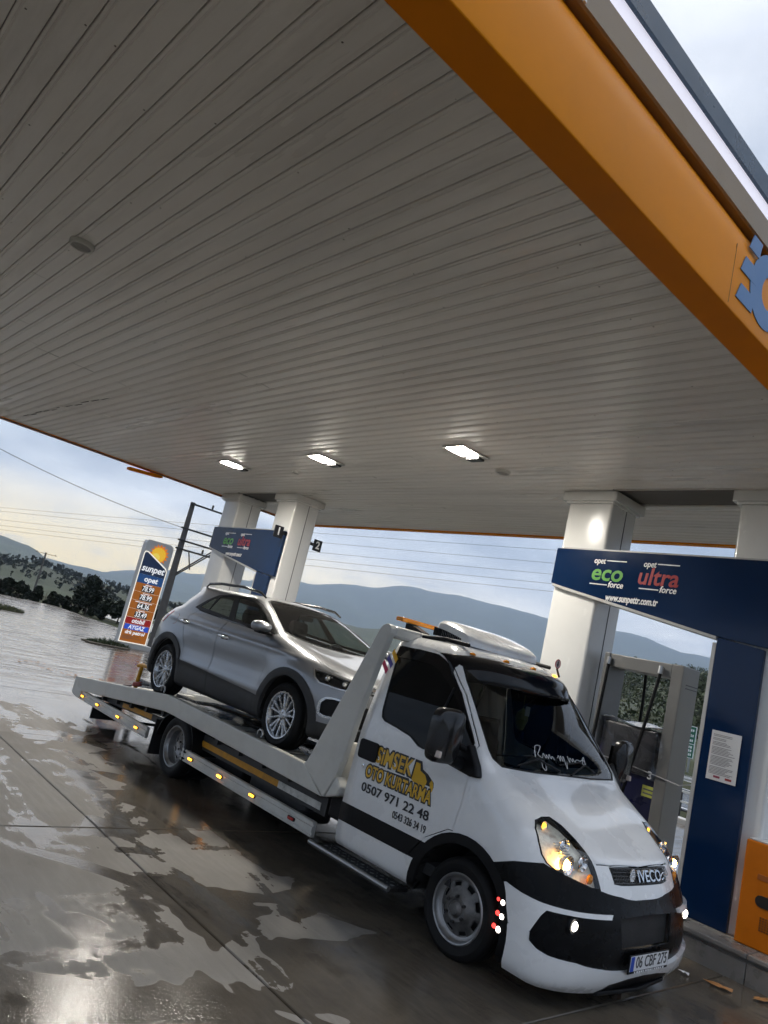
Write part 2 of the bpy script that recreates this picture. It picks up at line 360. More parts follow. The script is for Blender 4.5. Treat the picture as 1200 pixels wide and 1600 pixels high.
for _ in range(8): xj = -8.7+RND.uniform(-0.5, 0.5) if _ % 3 else -6.9; pool.append((strip_mesh(CX0+0.05, xj-0.002), strip_mesh(xj+0.002, CX1)))
holes = ((-4.82, -3.38), (-13.60, -12.16))
sh = [strip_mesh(CX0+0.05, -13.60), strip_mesh(-12.16, -4.82), strip_mesh(-3.38, CX1)]
for k in range(nst):
    y = CY1-(k+1)*PITCH
    if 7.44 < y+PITCH/2 < 8.06: ms = [(sh[0], 0), (sh[1], 0), (sh[2], 0)]
    else: ms = [(m_, 0) for m_ in RND.choice(pool)]
    for me, dz in ms:
        o = bpy.data.objects.new('ceiling_strip', me); COL.objects.link(o); o.parent = canopy
        o.location = Vector((0, y, CZ+RND.uniform(-0.0015, 0.0015)))-CC; o.rotation_euler.x = R(RND.uniform(-0.35, 0.35))
# raised recess between the columns of each island
for a, b2 in holes:
    q = MB(); q.box(a, b2, 7.40, 8.10, CZ+0.085, CZ+0.10); q.build('recess_panel', PANEL, canopy)
    for ya, yb in ((7.425, 7.445), (8.055, 8.075)): q = MB(); q.box(a, b2, ya, yb, CZ+0.004, CZ+0.084); q.build('recess_side', PANEL, canopy)
    for k in range(4):
        me = strip_mesh(a, b2); o = bpy.data.objects.new('recess_strip', me); COL.objects.link(o); o.parent = canopy; o.location = Vector((0, 7.45+k*PITCH, CZ+0.045))-CC
# patch plates and torn strip near the west edge
for (x, y, w, d) in ((-11.9, 3.05, 0.10, 0.16), (-11.35, 3.55, 0.12, 0.10)):
    q = MB(); q.box(x, x+w, y, y+d, CZ-0.006, CZ-0.002); q.build('patch_plate', PANEL, canopy)
q = MB()
def torn(u, v):
    x = CX0+0.1+0.75*u; y = 2.62+0.22*v+0.10*u
    return (x, y, CZ-0.01-0.05*math.sin(u*9+v*5)*math.sin(v*3.1)*(1-u)-0.035*(1-u)*abs(math.sin(7*u)))
q.grid(torn, 22, 8); q.build('torn_strip', PANEL, canopy, smooth=25)
q = MB(); q.box(CX0+0.08, CX0+0.62, 2.53, 2.60, CZ-0.004, CZ-0.0025)
for i in range(11):
    x = -13.7+i*0.33; y = 3.05+0.02*math.sin(i*2.1)+i*0.012
    q.add([(x, y, CZ-0.004), (x+0.30, y+0.02, CZ-0.004), (x+0.27, y+0.030+0.01*math.sin(i), CZ-0.004), (x+0.05, y+0.022, CZ-0.004)], [(0, 1, 2, 3)])
q.build('split_seam', M('dark_gap', (0.02, 0.018, 0.016), 0.8), canopy)
# roof deck and beams above the strips (closes the box)
q = MB(); q.box(CX0+0.02, CX1-0.02, CY0, CY1-0.02, CZ+0.30, CZ+0.34); q.build('roof_deck', DARKST, canopy)
# east fascia: soffit, orange face with a coved top, cream ledge, light channel, navy crown
PX = -2.0
def sweep_y(name, prof, y0, y1, mat, smooth=30):
    q = MB(); n = len(prof); ny = 10
    for i in range(ny+1):
        y = y0+(y1-y0)*i/ny
        for x, z in prof: q.v.append((x, y, z))
    q.f = [(i*n+k, i*n+k+1, (i+1)*n+k+1, (i+1)*n+k) for i in range(ny) for k in range(n-1)]; q.mi = [0]*len(q.f)
    return q.build(name, mat, canopy, smooth=smooth, recalc=False)
q = MB(); q.box(CX0+0.02, CX1-0.02, CY0, CY1-0.02, CZ+0.024, CZ+0.030); q.build('strip_backing', M('strip_backing', (0.16, 0.15, 0.14), 0.8), canopy)
sc_ = MB()
for k in range(nst):
    for x in range(11):
        if RND.random() < 0.36: xx = CX0+0.6+x*1.15+RND.uniform(-0.2, 0.2); yy = CY1-(k+1)*PITCH+RND.choice((0.045, 0.125)); sc_.lathe([(0.006, -0.001), (0.001, -0.0035)], (xx, yy, CZ), 'z', 6)
o = sc_.build('rivet', M('rivet_rust', (0.10, 0.075, 0.055), 0.7), canopy); o['kind'] = 'stuff'
sweep_y('fascia_soffit', [(CX1+0.0, 4.47), (CX1, 4.405), (PX-0.004, 4.405)], CY0, CY1+0.25, ORANGE_DK)
cove = [(PX-0.004, 4.405), (PX, 4.41), (PX+0.004, 4.44), (PX+0.004, 4.78), (PX-0.003, 4.86), (PX-0.022, 4.94), (PX-0.045, 4.99), (PX-0.075, 5.02), (PX-0.085, 5.06)]
for y0, y1 in ((-2.6, 0.30), (0.30, 3.90), (3.90, 7.5), (7.5, 10.05)): sweep_y('fascia_panel', cove, y0, y1, ORANGE)
CREAM = M('cream_ledge', (0.36, 0.26, 0.16), 0.45, var=0.08, vs=2, dirt=0.15)
sweep_y('ledge', [(PX-0.09, 5.055), (PX-0.02, 5.035), (PX-0.005, 5.04), (PX+0.0, 5.20)], CY0, CY1+0.25, CREAM, 20)
sweep_y('light_channel', [(PX-0.01, 5.20), (PX-0.02, 5.225), (PX-0.035, 5.25), (PX-0.03, 5.345)], CY0, CY1+0.25, EM('white_channel', (0.90, 0.87, 1.0), 0.28, (0.8, 0.79, 0.82)), 20)
sweep_y('crown_band', [(PX-0.03, 5.345), (PX-0.01, 5.35), (PX-0.01, 5.49), (PX-0.20, 5.50)], CY0, CY1+0.25, M('crown_navy', (0.022, 0.06, 0.105), 0.3, var=0.1), 20)
q = MB(); q.box(PX-0.004, PX+0.006, 2.12, 2.14, 5.04, 5.20); q.build('ledge_joint', TXT_WHITE, canopy)
# north fascia (far edge) and west fascia, seen from below
q = MB(); q.box(CX0-0.05, PX-0.1, CY1, CY1+0.12, CZ-0.02, CZ+0.75); q.build('north_fascia', ORANGE, canopy)
q = MB(); q.box(CX0-0.16, CX0+0.05, CY0, CY1+0.0, CZ-0.015, CZ+0.75); q.build('west_fascia', ORANGE_DK, canopy)
q = MB(); q.box(CX0-0.02, CX0+0.055, CY0, CY1, CZ-0.028, CZ-0.016); q.build('edge_trim', M('edge_trim', (0.06, 0.05, 0.045), 0.5), canopy)
m3 = Matrix.Rotation(R(4), 3, 'X')
q = MB(); q.obox((-14.70, 5.80, CZ-0.07), (0.16, 0.72, 0.05), m3); q.obox((-14.70, 5.78, CZ-0.10), (0.10, 0.60, 0.012), m3)
q.build('loose_fascia_piece', ORANGE_DK, canopy)
# emblem on the east fascia: ring with speed bars, then the start of the next letter
LOGO = M('logo_blue', (0.07, 0.20, 0.44), 0.35, var=0.03)
for yj in (0.30, 3.90, 7.5): q = MB(); q.box(PX+0.002, PX+0.0048, yj-0.0025, yj+0.0025, 4.43, 4.82); q.build('panel_joint', M('joint_brown', (0.22, 0.07, 0.004), 0.6), canopy)
lg = tag(thing('fascia_emblem', 'blue emblem of an open ring with speed bars on orange fascia', 'emblem', (PX, 4.3, 4.75)))
def ell(cx, cy, rx, ry, n=28, sk=0.0): return [(cx+rx*math.cos(2*math.pi*i/n)+sk*ry*math.sin(2*math.pi*i/n), cy+ry*math.sin(2*math.pi*i/n)) for i in range(n)]
def annulus(q, po, pi_, a, b):
    n = len(po); v = [(a, *p) for p in po]+[(a, *p) for p in pi_]+[(b, *p) for p in po]+[(b, *p) for p in pi_]; f = []
    for i in range(n):
        j = (i+1) % n
        f += [(i, j, n+j, n+i), (2*n+i, 3*n+i, 3*n+j, 2*n+j), (i, 2*n+i, 2*n+j, j), (n+i, n+j, 3*n+j, 3*n+i)]
    q.add(v, f)
XF0, XF1 = PX+0.0045, PX+0.010
q = MB(); annulus(q, ell(4.40, 4.745, 0.27, 0.255, sk=0.12), ell(4.41, 4.745, 0.11, 0.115, sk=0.12), XF0, XF1); q.build('ring', LOGO, lg)
for dz, y0 in ((-0.19, 3.97), (0.0, 3.98), (0.19, 4.05)):
    q = MB(); q.prism([(y0, 4.75+dz-0.055), (4.20, 4.75+dz-0.055), (4.22, 4.75+dz+0.055), (y0+0.045, 4.75+dz+0.055)], 'x', XF0+0.001, XF1+0.001); q.build('speed_bar', LOGO, lg)
q = MB(); q.prism([(4.92, 4.50), (5.04, 4.50), (5.16, 5.02), (5.04, 5.02)], 'x', XF0, XF1); annulus(q, ell(5.28, 4.78, 0.26, 0.24, sk=0.12), ell(5.28, 4.78, 0.12, 0.11, sk=0.12), XF0+0.001, XF1+0.001); q.build('letter', LOGO, lg)

# ---- ceiling lamps, round speakers, small detector
LED = EM('led_panel', (1.0, 0.94, 0.84), 240)
LAMPG = 'square lamps in the canopy ceiling'
for i, (x, y, lab) in enumerate(((-5.89, 5.88, 'lit square ceiling lamp nearest the camera, above the truck cab'), (-8.59, 5.83, 'middle lit square ceiling lamp of the row of three'), (-11.15, 5.80, 'farthest lit square ceiling lamp, near the far pump island columns'))):
    t = thing('ceiling_lamp', lab, 'lamp', (x, y, CZ), LAMPG)
    q = MB(); q.box(x-0.17, x+0.17, y-0.19, y+0.30, CZ-0.022, CZ-0.004); q.build('housing', M('lamp_housing', (0.55, 0.54, 0.52), 0.4), t, bevel=0.004)
    q = MB(); q.box(x-0.12, x+0.12, y-0.15, y+0.12, CZ-0.028, CZ-0.0235); q.build('led_panel', LED, t)
    q = MB(); q.box(x-0.10, x+0.10, y+0.17, y+0.28, CZ-0.05, CZ-0.0225); q.build('driver_box', DARKST, t, bevel=0.005)
SPK = M('speaker_grey', (0.62, 0.61, 0.58), 0.5)
for x, y, r_, lab in ((-5.81, 1.30, 0.095, 'round grey ceiling speaker alone at the left of the strip ceiling'), (-5.88, 6.62, 0.095, 'round grey ceiling speaker just behind the nearest lit lamp'), (-9.95, 6.32, 0.06, 'small round fitting between the two far ceiling lamps')):
    t = thing('ceiling_speaker', lab, 'speaker', (x, y, CZ), 'round fittings in the canopy ceiling')
    q = MB(); q.lathe([(r_, 0.0), (r_, -0.02), (r_*0.9, -0.034), (r_*0.78, -0.036), (r_*0.74, -0.028)], (x, y, CZ), 'z', 28); q.build('rim', SPK, t, smooth=40)
    q = MB(); q.lathe([(r_*0.74, -0.028), (r_*0.4, -0.034), (0.001, -0.036)], (x, y, CZ), 'z', 28); q.build('grille', M('speaker_grille', (0.38, 0.37, 0.35), 0.6, bump=0.6, bs=400), t, smooth=40)

# ---- pump islands, columns, blue portals ---------------------------------------
KERB = M('kerb_stone', (0.20, 0.195, 0.185), 0.30, var=0.18, vs=5, bump=0.2, bs=70, dirt=0.35, ds=3, dcol=(0.11, 0.09, 0.07))
TILE = M('island_tile', (0.40, 0.39, 0.37), 0.28, var=0.12, vs=3, dirt=0.3, ds=4, bump=0.08, bs=50)
def island(x0, x1, lab):
    y0, y1 = 7.11, 8.55
    t = thing('pump_island', lab, 'kerb', ((x0+x1)/2, 7.8, 0), 'raised pump islands')
    q = MB(); q.box(x0+0.03, x1-0.03, y0+0.03, y1-0.03, -0.04, 0.195); q.build('core', KERB, t)
    n = round((x1-x0)/0.62); w = (x1-x0)/n
    for i in range(n):
        a = x0+i*w+0.004; c = x0+(i+1)*w-0.004
        for ya, yb in ((y0, y0+0.029), (y1-0.029, y1)):
            q = MB(); q.box(a, c, ya, yb, -0.03, 0.165); q.build('face_panel', KERB, t, bevel=0.004)
        for ya, yb in ((y0-0.02, y0+0.30), (y1-0.30, y1+0.02)):
            q = MB(); q.box(a, c, ya, yb, 0.197, 0.240); q.build('coping_stone', KERB, t, bevel=0.010)
        q = MB(); q.box(a, c, y0+0.306, y1-0.306, 0.197, 0.237); q.build('top_tile', TILE, t, bevel=0.004)
    for xa, xb in ((x0-0.01, x0+0.029), (x1-0.029, x1+0.01)):
        q = MB(); q.box(xa, xb, y0+0.03, y1-0.03, -0.03, 0.195); q.build('end_panel', KERB, t, bevel=0.004)
def column(x, lab):
    t = thing('canopy_column', lab, 'column', (x, 7.76, 0.24), 'white clad canopy columns')
    h = 0.31; y0, y1 = 7.49, 8.05
    q = MB(); q.prism(rpoly(x-h, x+h, y0, y1, 0.035, 4), 'z', 0.241, 4.30); q.build('cladding', WHITE, t, smooth=30)
    q = MB(); q.box(x+h-0.001, x+h+0.004, 7.80, 7.812, 0.25, 4.29); q.build('cladding_seam', M('seam_dark', (0.10, 0.10, 0.10), 0.6), t)
    q = MB(); q.prism(rpoly(x-h-0.07, x+h+0.07, y0-0.07, y1+0.07, 0.03, 3), 'z', 4.29, 4.402); q.build('capital', WHITE, t, smooth=30)
    q = MB(); q.prism(rpoly(x-h-0.035, x+h+0.035, y0-0.035, y1+0.035, 0.03, 3), 'z', 4.262, 4.2895); q.build('capital_step', WHITE, t, smooth=30)
GREEN = M('vinyl_green', (0.09, 0.34, 0.035), 0.4, var=0.03); RED = M('vinyl_red', (0.32, 0.018, 0.022), 0.4, var=0.03)
EDGE = M('portal_edge', (0.45, 0.45, 0.44), 0.35, var=0.08)
def portal(dx, lab):
    t = thing('pump_portal', lab, 'sign', (-4.1+dx, 7.44, 0.24), 'navy pump portals')
    hd = [(-5.46, 3.23), (-5.30, 3.20), (-3.36, 2.86), (-2.74, 2.80), (-2.74, 3.67), (-5.46, 3.67)]
    q = MB(); q.prism([(x+dx, z) for x, z in hd], 'y', 7.425, 7.485); q.build('header', BLUE, t, bevel=0.006)
    q = MB(); q.prism([(-5.44+dx, 3.235), (-5.30+dx, 3.205), (-3.37+dx, 2.868), (-3.37+dx, 2.83), (-5.30+dx, 3.165), (-5.44+dx, 3.195)], 'y', 7.43, 7.66); q.build('header_underside', EDGE, t, bevel=0.006)
    q = MB(); q.box(-5.44+dx, -2.76+dx, 7.487, 7.62, 3.64, 3.70); q.build('header_top', EDGE, t)
    q = MB(); q.prism([(-3.36+dx, 0.242), (-2.90+dx, 0.242), (-2.90+dx, 2.795), (-3.36+dx, 2.855)], 'y', 7.432, 7.488); q.build('leg_panel', BLUE, t, bevel=0.006)
    q = MB(); q.box(-3.40+dx, -3.363+dx, 7.436, 7.488, 0.242, 2.80); q.build('leg_edge', EDGE, t)
    yT = 7.4235; rt, up = (1, 0, 0), (0, 0, 1)
    for cx, big, mt in ((-4.71, 'eco', GREEN), (-4.08, 'ultra', RED)):
        cx += dx; wd = 0.40 if big == 'eco' else 0.47
        text('lettering', big, 0.27, (cx, yT, 3.40), rt, up, mt, t, bold=0.018, shear=0.12, extrude=0.002, fit=wd)
        text('lettering', 'opet', 0.10, (cx-0.12, yT, 3.545), rt, up, TXT_WHITE, t, bold=0.014, shear=0.15, extrude=0.002, fit=0.15)
        text('lettering', 'force', 0.10, (cx+0.13, yT, 3.275), rt, up, TXT_WHITE, t, bold=0.016, shear=0.2, extrude=0.002, fit=0.19)
        q = MB(); q.box(cx-0.03, cx+0.22, yT-0.002, yT+0.001, 3.548, 3.560); q.build('rule', TXT_WHITE, t)
        q = MB(); q.box(cx-0.21, cx+0.02, yT-0.002, yT+0.001, 3.262, 3.274); q.build('rule', TXT_WHITE, t)
    text('lettering', 'www.sunpettr.com.tr', 0.11, (-4.36+dx, yT, 3.125), rt, up, TXT_WHITE, t, bold=0.03, shear=0.15, extrude=0.002, fit=0.64)
    return t
island(-6.30, -1.34, 'grey stone kerbed pump island beside the truck front'); island(-15.1, -10.3, 'far pump island behind the tow truck bed')
column(-5.15, 'white column left of the near blue portal, behind the truck cab'); column(-3.04, 'white column at the right picture edge behind the blue leg panel')
column(-13.93, 'farther white column at the left end of the far blue portal'); column(-11.83, 'white column between number plates 1 and 2 behind the car')
p_near = portal(0, 'large navy pump portal with green eco and red ultra lettering beside the truck'); portal(-8.80, 'small far navy pump portal above the silver car')
# number flags on the far island's east column
for nm, y0, y1, lab in (('1', 7.14, 7.40, 'black plate reading one, left of the far white column'), ('2', 8.12, 8.38, 'black plate reading two, right of the far white column')):
    t = thing('number_plate', lab, 'number sign', (-11.5, (y0+y1)/2, 3.6), 'pump number plates')
    y0, y1 = (y0+0.06, y1-0.01) if nm == '1' else (y0+0.01, y1-0.06)
    zc_ = 3.62 if nm == '1' else 3.60
    q = MB(); q.box(-11.56, -11.535, y0, y1, zc_-0.11, zc_+0.11); q.build('plate', TXT_BLACK, t, bevel=0.003)
    q = MB(); q.box(-11.56, -11.54, min(y1, 7.40) if nm == '1' else 8.04, 7.50 if nm == '1' else 8.12, zc_-0.03, zc_+0.03); q.build('bracket', DARKST, t)
    text('lettering', nm, 0.20, (-11.533, (y0+y1)/2, zc_), (0, 1, 0), (0, 0, 1), TXT_WHITE, t, bold=0.02, extrude=0.002)
# paper notice on the near leg panel
t = thing('paper_notice', 'white printed paper notice taped to the navy leg panel', 'notice', (-3.13, 7.43, 1.7))
q = MB(); q.box(-3.27, -2.99, 7.424, 7.4275, 1.50, 1.96); q.build('sheet', M('paper', (0.62, 0.62, 0.62), 0.7, var=0.03), t)
INK = M('ink_grey', (0.12, 0.12, 0.13), 0.7)
q = MB(); zz = 1.925
for k in range(26):
    if k in (2, 4, 7, 13, 20): zz -= 0.010
    w_ = RND.uniform(0.15, 0.235) if k > 4 else RND.uniform(0.12, 0.2)
    q.box(-3.25, -3.25+w_, 7.4225, 7.4238, zz-0.004, zz+0.0005); zz -= 0.0125
q.build('printed_line', INK, t)
for x, c in ((-3.20, (0.25, 0.05, 0.08)), (-3.09, (0.3, 0.04, 0.04))):
    q = MB(); q.box(x, x+0.06, 7.4225, 7.4238, 1.525, 1.545); q.build('printed_stamp', M('stamp_%d' % int(c[0]*100), c, 0.7), t)

# ---- orange cabinet on the island, right edge
t = thing('orange_cabinet', 'orange metal cabinet with black handle hole on the pump island', 'cabinet', (-2.45, 7.45, 0.24))
q = MB(); q.box(-2.79, -2.2, 7.33, 7.75, 0.242, 1.10); q.build('body', M('cabinet_orange', (0.50, 0.135, 0.004), 0.4, var=0.08, vs=4, spec=0.2, dirt=0.2, ds=6, dcol=(0.2, 0.06, 0.01)), t, bevel=0.012)
q = MB(); q.box(-2.66, -2.25, 7.324, 7.332, 0.80, 0.845); q.build('slot', M('slot_dark', (0.30, 0.08, 0.008), 0.5), t, bevel=0.002)
q = MB(); q.prism(rpoly(-2.655, -2.30, 0.585, 0.68, 0.045, 4), 'y', 7.322, 7.332); q.build('handle_hole', TXT_BLACK, t)
q = MB()
for i in range(7):
    for j in range(6): q.box(-2.60+i*0.022, -2.588+i*0.022, 7.326, 7.333, 0.40+j*0.02, 0.41+j*0.02)
q.build('perforation', TXT_BLACK, t)
q = MB(); q.box(-2.78, -2.21, 7.34, 7.74, 1.101, 1.115); q.build('lid', EDGE, t, bevel=0.004)

# ---- fuel dispenser (grey portal hood, plastic-wrapped head, hoses)
GREY = M('dispenser_grey', (0.17, 0.17, 0.165), 0.42, var=0.07, vs=2, dirt=0.15, ds=5)
t = thing('fuel_dispenser', 'grey fuel dispenser with black hoses and plastic wrapped head', 'fuel pump', (-4.2, 7.85, 0.24))
dx0, dx1, dy0, dy1, dz1 = -4.68, -3.74, 7.62, 8.00, 2.53
for a, c in ((dx0, dx0+0.07), (dx1-0.13, dx1)):
    q = MB(); q.box(a, c, dy0, dy1, 0.242, dz1); q.build('side_panel', GREY, t, bevel=0.012)
q = MB(); q.box(dx0+0.071, dx1-0.131, dy0+0.01, dy1-0.01, dz1-0.15, dz1-0.004); q.build('top_beam', GREY, t, bevel=0.01)
q = MB(); q.box(dx0+0.075, dx1-0.135, dy0+0.04, dy1-0.04, 0.242, 1.32); q.build('lower_body', M('dispenser_navy', (0.008, 0.010, 0.045), 0.3), t, bevel=0.01)
q = MB(); q.box(dx0+0.12, dx1-0.18, dy0+0.02, dy1-0.02, 1.32, 1.80); q.build('head', M('dispenser_head', (0.05, 0.05, 0.055), 0.35), t, bevel=0.02)
q = MB()
def wrap(u, v):
    a = 2*math.pi*u; c, s_ = math.cos(a), math.sin(a); k = 1/max(abs(c), abs(s_))
    x = (dx0+dx1)/2-0.03+(0.40+0.02*math.sin(v*7+a*3))*max(-1, min(1, c*k)); y = (dy0+dy1)/2+(0.245+0.018*math.sin(v*11+a*5))*max(-1, min(1, s_*k))
    return (x+0.012*math.sin(a*9+v*13), y+0.012*math.sin(a*11+v*9), 1.31+0.53*v+0.02*math.sin(a*4))
q.grid(wrap, 60, 18)
q.build('plastic_wrap', GLASS('plastic_film', (0.92, 0.93, 0.95), 0.92, 0.12), t, smooth=50)
q = MB(); q.grid(lambda u, v: (dx0+0.10+0.82*u, dy0+0.0+0.48*v, 1.845+0.02*math.sin(u*9+v*6)-0.02*abs(2*v-1)), 16, 8); q.build('plastic_top', M('plastic_fold', (0.45, 0.46, 0.47), 0.18, var=0.4, vs=14, bump=0.5, bs=30), t, smooth=50)
HOSE = M('hose_black', (0.005, 0.005, 0.005), 0.5, spec=0.2)
for x, y, xe, ze in ((-4.60, 7.60, -4.66, 0.95), (-3.97, 7.59, -4.20, 0.95), (-4.42, 8.12, -4.50, 1.2), (-3.94, 8.13, -4.02, 1.2)):
    q = MB(); q.tube([(x+(xe-x)*s+0.03*math.sin(s*3), y-0.05*math.sin(s*2.6) if y < 7.8 else y+0.05*math.sin(s*2.6), dz1-0.12+(ze-dz1+0.12)*s) for s in [i/12 for i in range(13)]], 0.018, 8); h = q.build('hose', HOSE, t, smooth=60)
    q = MB(); q.tube([(x, y, dz1-0.05), (x, y-0.01, dz1-0.13)], 0.026, 10); q.build('hose_fitting', STEEL, t, smooth=60)
q = MB(); q.tube([(-4.72, 7.605, 1.42), (-4.2, 7.60, 1.40), (-3.60, 7.612, 1.34), (-3.612, 7.9, 1.36)], 0.007, 6); q.build('tie_cord', M('cord_grey', (0.35, 0.35, 0.35), 0.6), t)
for x, z, s_ in ((-3.93, 1.345, '3'), (-4.58, 1.38, '4')): text('lettering', s_, 0.11, (x, 7.628, z), (1, 0, 0), (0, 0, 1), TXT_WHITE, t, bold=0.02, extrude=0.002)
q = MB(); q.box(-4.0, -3.79, 7.650, 7.657, 1.13, 1.24); q.build('yellow_sticker', M('sticker_yellow', (0.50, 0.52, 0.10), 0.5), t)
q = MB(); q.box(-3.985, -3.82, 7.6475, 7.6495, 1.155, 1.17); q.box(-3.985, -3.86, 7.6475, 7.6495, 1.195, 1.21); q.build('printed_line', INK, t)
q = MB(); q.lathe([(0.001, -0.012), (0.022, -0.008), (0.026, 0.0)], (-4.63, 7.60, 1.50), 'y', 12); q.box(-4.66, -4.60, 7.598, 7.61, 1.44, 1.50); q.build('blue_indicator', EM('indicator_blue', (0.10, 0.06, 1.0), 1.2, (0.05, 0.03, 0.4)), t)
q = MB()
for k in range(2): q.box(dx1-0.001, dx1+0.003, 7.72, 7.98, 2.30+k*0.035, 2.31+k*0.035)
q.build('vent_slot', TXT_BLACK, t)
# nozzle in its boot
q = MB(); q.tube([(-4.22, 7.60, 0.95), (-4.19, 7.58, 0.90), (-4.15, 7.585, 0.98), (-4.14, 7.60, 1.06)], [0.02, 0.03, 0.026, 0.016], 8); q.build('nozzle', HOSE, t, smooth=60)
# leaves and litter on the wet floor in front of the kerb
LEAF = M('dead_leaf', (0.32, 0.15, 0.045), 0.6, var=0.3, vs=40)
for x, y, s_, a, lab in ((-2.62, 6.72, 0.075, 20, 'curled brown dead leaf on the floor ahead of the bumper'), (-2.36, 6.90, 0.06, 70, 'brown dead leaf at the foot of the island kerb by the picture edge'), (-2.86, 6.62, 0.03, 10, 'pale scrap of litter on the floor left of the dead leaf')):
    n = 12; rim = [(s_*1.35*math.cos(2*math.pi*i/n)*(1+0.25*math.sin(i*2.3)), s_*0.62*math.sin(2*math.pi*i/n)*(1+0.3*math.cos(i*3.1))) for i in range(n)]
    ca, sa = math.cos(R(a)), math.sin(R(a))
    v = [(x, y, 0.026)]+[(x+p*ca-r2*sa, y+p*sa+r2*ca, 0.007+0.02*abs(math.sin(i*1.7))) for i, (p, r2) in enumerate(rim)]
    q = MB(); q.add(v, [(0, i+1, (i+1) % n+1) for i in range(n)])
    tag(q.build('dead_leaf', LEAF if s_ > 0.04 else TXT_WHITE), lab, 'leaf', 'leaves and scraps on the wet floor')
# ================================================================== hills, woods, roadside
from mathutils import noise as mnoise
def lerp_tab(tab, a):
    for i in range(len(tab)-1):
        if tab[i][0] <= a <= tab[i+1][0]:
            k = (a-tab[i][0])/(tab[i+1][0]-tab[i][0]); k = k*k*(3-2*k); return tab[i][1]*(1-k)+tab[i+1][1]*k
    return tab[0][1] if a < tab[0][0] else tab[-1][1]
def hill(name, tab, r0, r1, r2, base, rough, mat, label, da=0.5, nr=14, seed=0.0):
    a0, a1 = tab[0][0], tab[-1][0]; n = int((a1-a0)/da); q = MB()
    for i in range(n+1):
        a = a0+(a1-a0)*i/n; ca, sa = math.cos(R(a)), math.sin(R(a))
        ze = 1.95+r1*math.tan(R(lerp_tab(tab, a)))
        edge = min(1, (a-a0)/3.0, (a1-a)/3.0)
        for j in range(nr+1):
            t = j/nr
            if t < 0.75: k = t/0.75; r_ = r0+(r1-r0)*k; s = k**1.15
            else: k = (t-0.75)/0.25; r_ = r1+(r2-r1)*k; s = 1-k*k*0.9
            z = base+(ze-base)*s*max(0.0, edge)
            nn = mnoise.fractal(Vector((r_*ca/(r1*0.10)+seed, r_*sa/(r1*0.10), seed)), 1.0, 2.0, 5)
            z += nn*rough*r1*min(1, 3*s)*(0.35+0.65*min(1, 4*abs(t-0.75)+0.25))
            q.v.append((r_*ca, r_*sa, z))
    m = nr+1; q.f = [(i*m+j, i*m+j+1, (i+1)*m+j+1, (i+1)*m+j) for i in range(n) for j in range(nr)]; q.mi = [0]*len(q.f)
    o = q.build(name, mat, smooth=80); tag(o, label, 'hill', kind='structure'); return o
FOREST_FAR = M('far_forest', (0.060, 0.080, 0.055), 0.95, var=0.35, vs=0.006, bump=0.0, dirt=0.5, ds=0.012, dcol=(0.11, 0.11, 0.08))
FOREST_MID = M('mid_forest', (0.050, 0.062, 0.034), 0.95, var=0.45, vs=0.05, dirt=0.6, ds=0.10, dcol=(0.025, 0.034, 0.018))
FIELDS = M('hill_fields', (0.032, 0.042, 0.018), 0.95, var=0.4, vs=0.025, dirt=0.75, ds=0.035, dcol=(0.030, 0.038, 0.020), stretch=(1, 1, 3))
hill('far_mountains', [(96, 4.5), (104, 4.6), (108, 4.8), (114.4, 5.0), (119.4, 5.5), (122, 5.35), (126, 5.3), (133.8, 5.55), (136.3, 5.4), (140.7, 4.4), (145, 3.85), (150, 2.9), (154, 2.1), (157, 1.55), (159.7, 0.95), (162.3, 0.7), (168, 0.9), (176, 1.2), (190, 1.4)], 2600, 4600, 6000, -6, 0.010, FOREST_FAR, 'blue hazy mountain range across the far horizon', seed=2.0)
hill('left_mountain', [(155.0, -0.1), (159, -0.05), (162.3, 0.62), (164.7, 1.38), (166.4, 1.6), (170, 2.0), (178, 2.2), (192, 2.0)], 900, 1900, 2600, -6, 0.006, FOREST_FAR, 'darker rounded mountain at the left picture edge', seed=5.0)
hill('middle_ridge', [(104, 1.6), (112, 2.2), (120, 2.2), (128, 1.9), (133, 2.1), (136.2, 1.95), (140.5, 1.42), (145, 0.6), (150, 0.1), (156, -0.1)], 500, 1000, 1400, -6, 0.006, FOREST_MID, 'low grey wooded ridge behind the car windscreen', seed=8.0)
H_R = [(92, 3.4), (100, 3.3), (108, 3.1), (115, 2.7), (119.6, 2.3), (123, 1.7), (126.8, 0.9), (130.2, 1.0), (133, 0.4), (137, -0.2), (141, -0.5)]
H_L = [(146, -0.9), (150, -0.75), (154, -0.5), (157, -0.15), (161, 0.05), (163.6, 0.30), (166, 0.05), (170, 0.2), (180, 0.3), (192, 0.3)]
hill('wooded_hill', H_R, 48, 210, 300, -0.6, 0.010, FOREST_MID, 'wooded slope rising behind the pump portal', nr=18, seed=11.0)
hill('field_hill', H_L, 120, 360, 480, -5.6, 0.006, FIELDS, 'green field slope behind the dark trees at left', nr=18, seed=14.0)

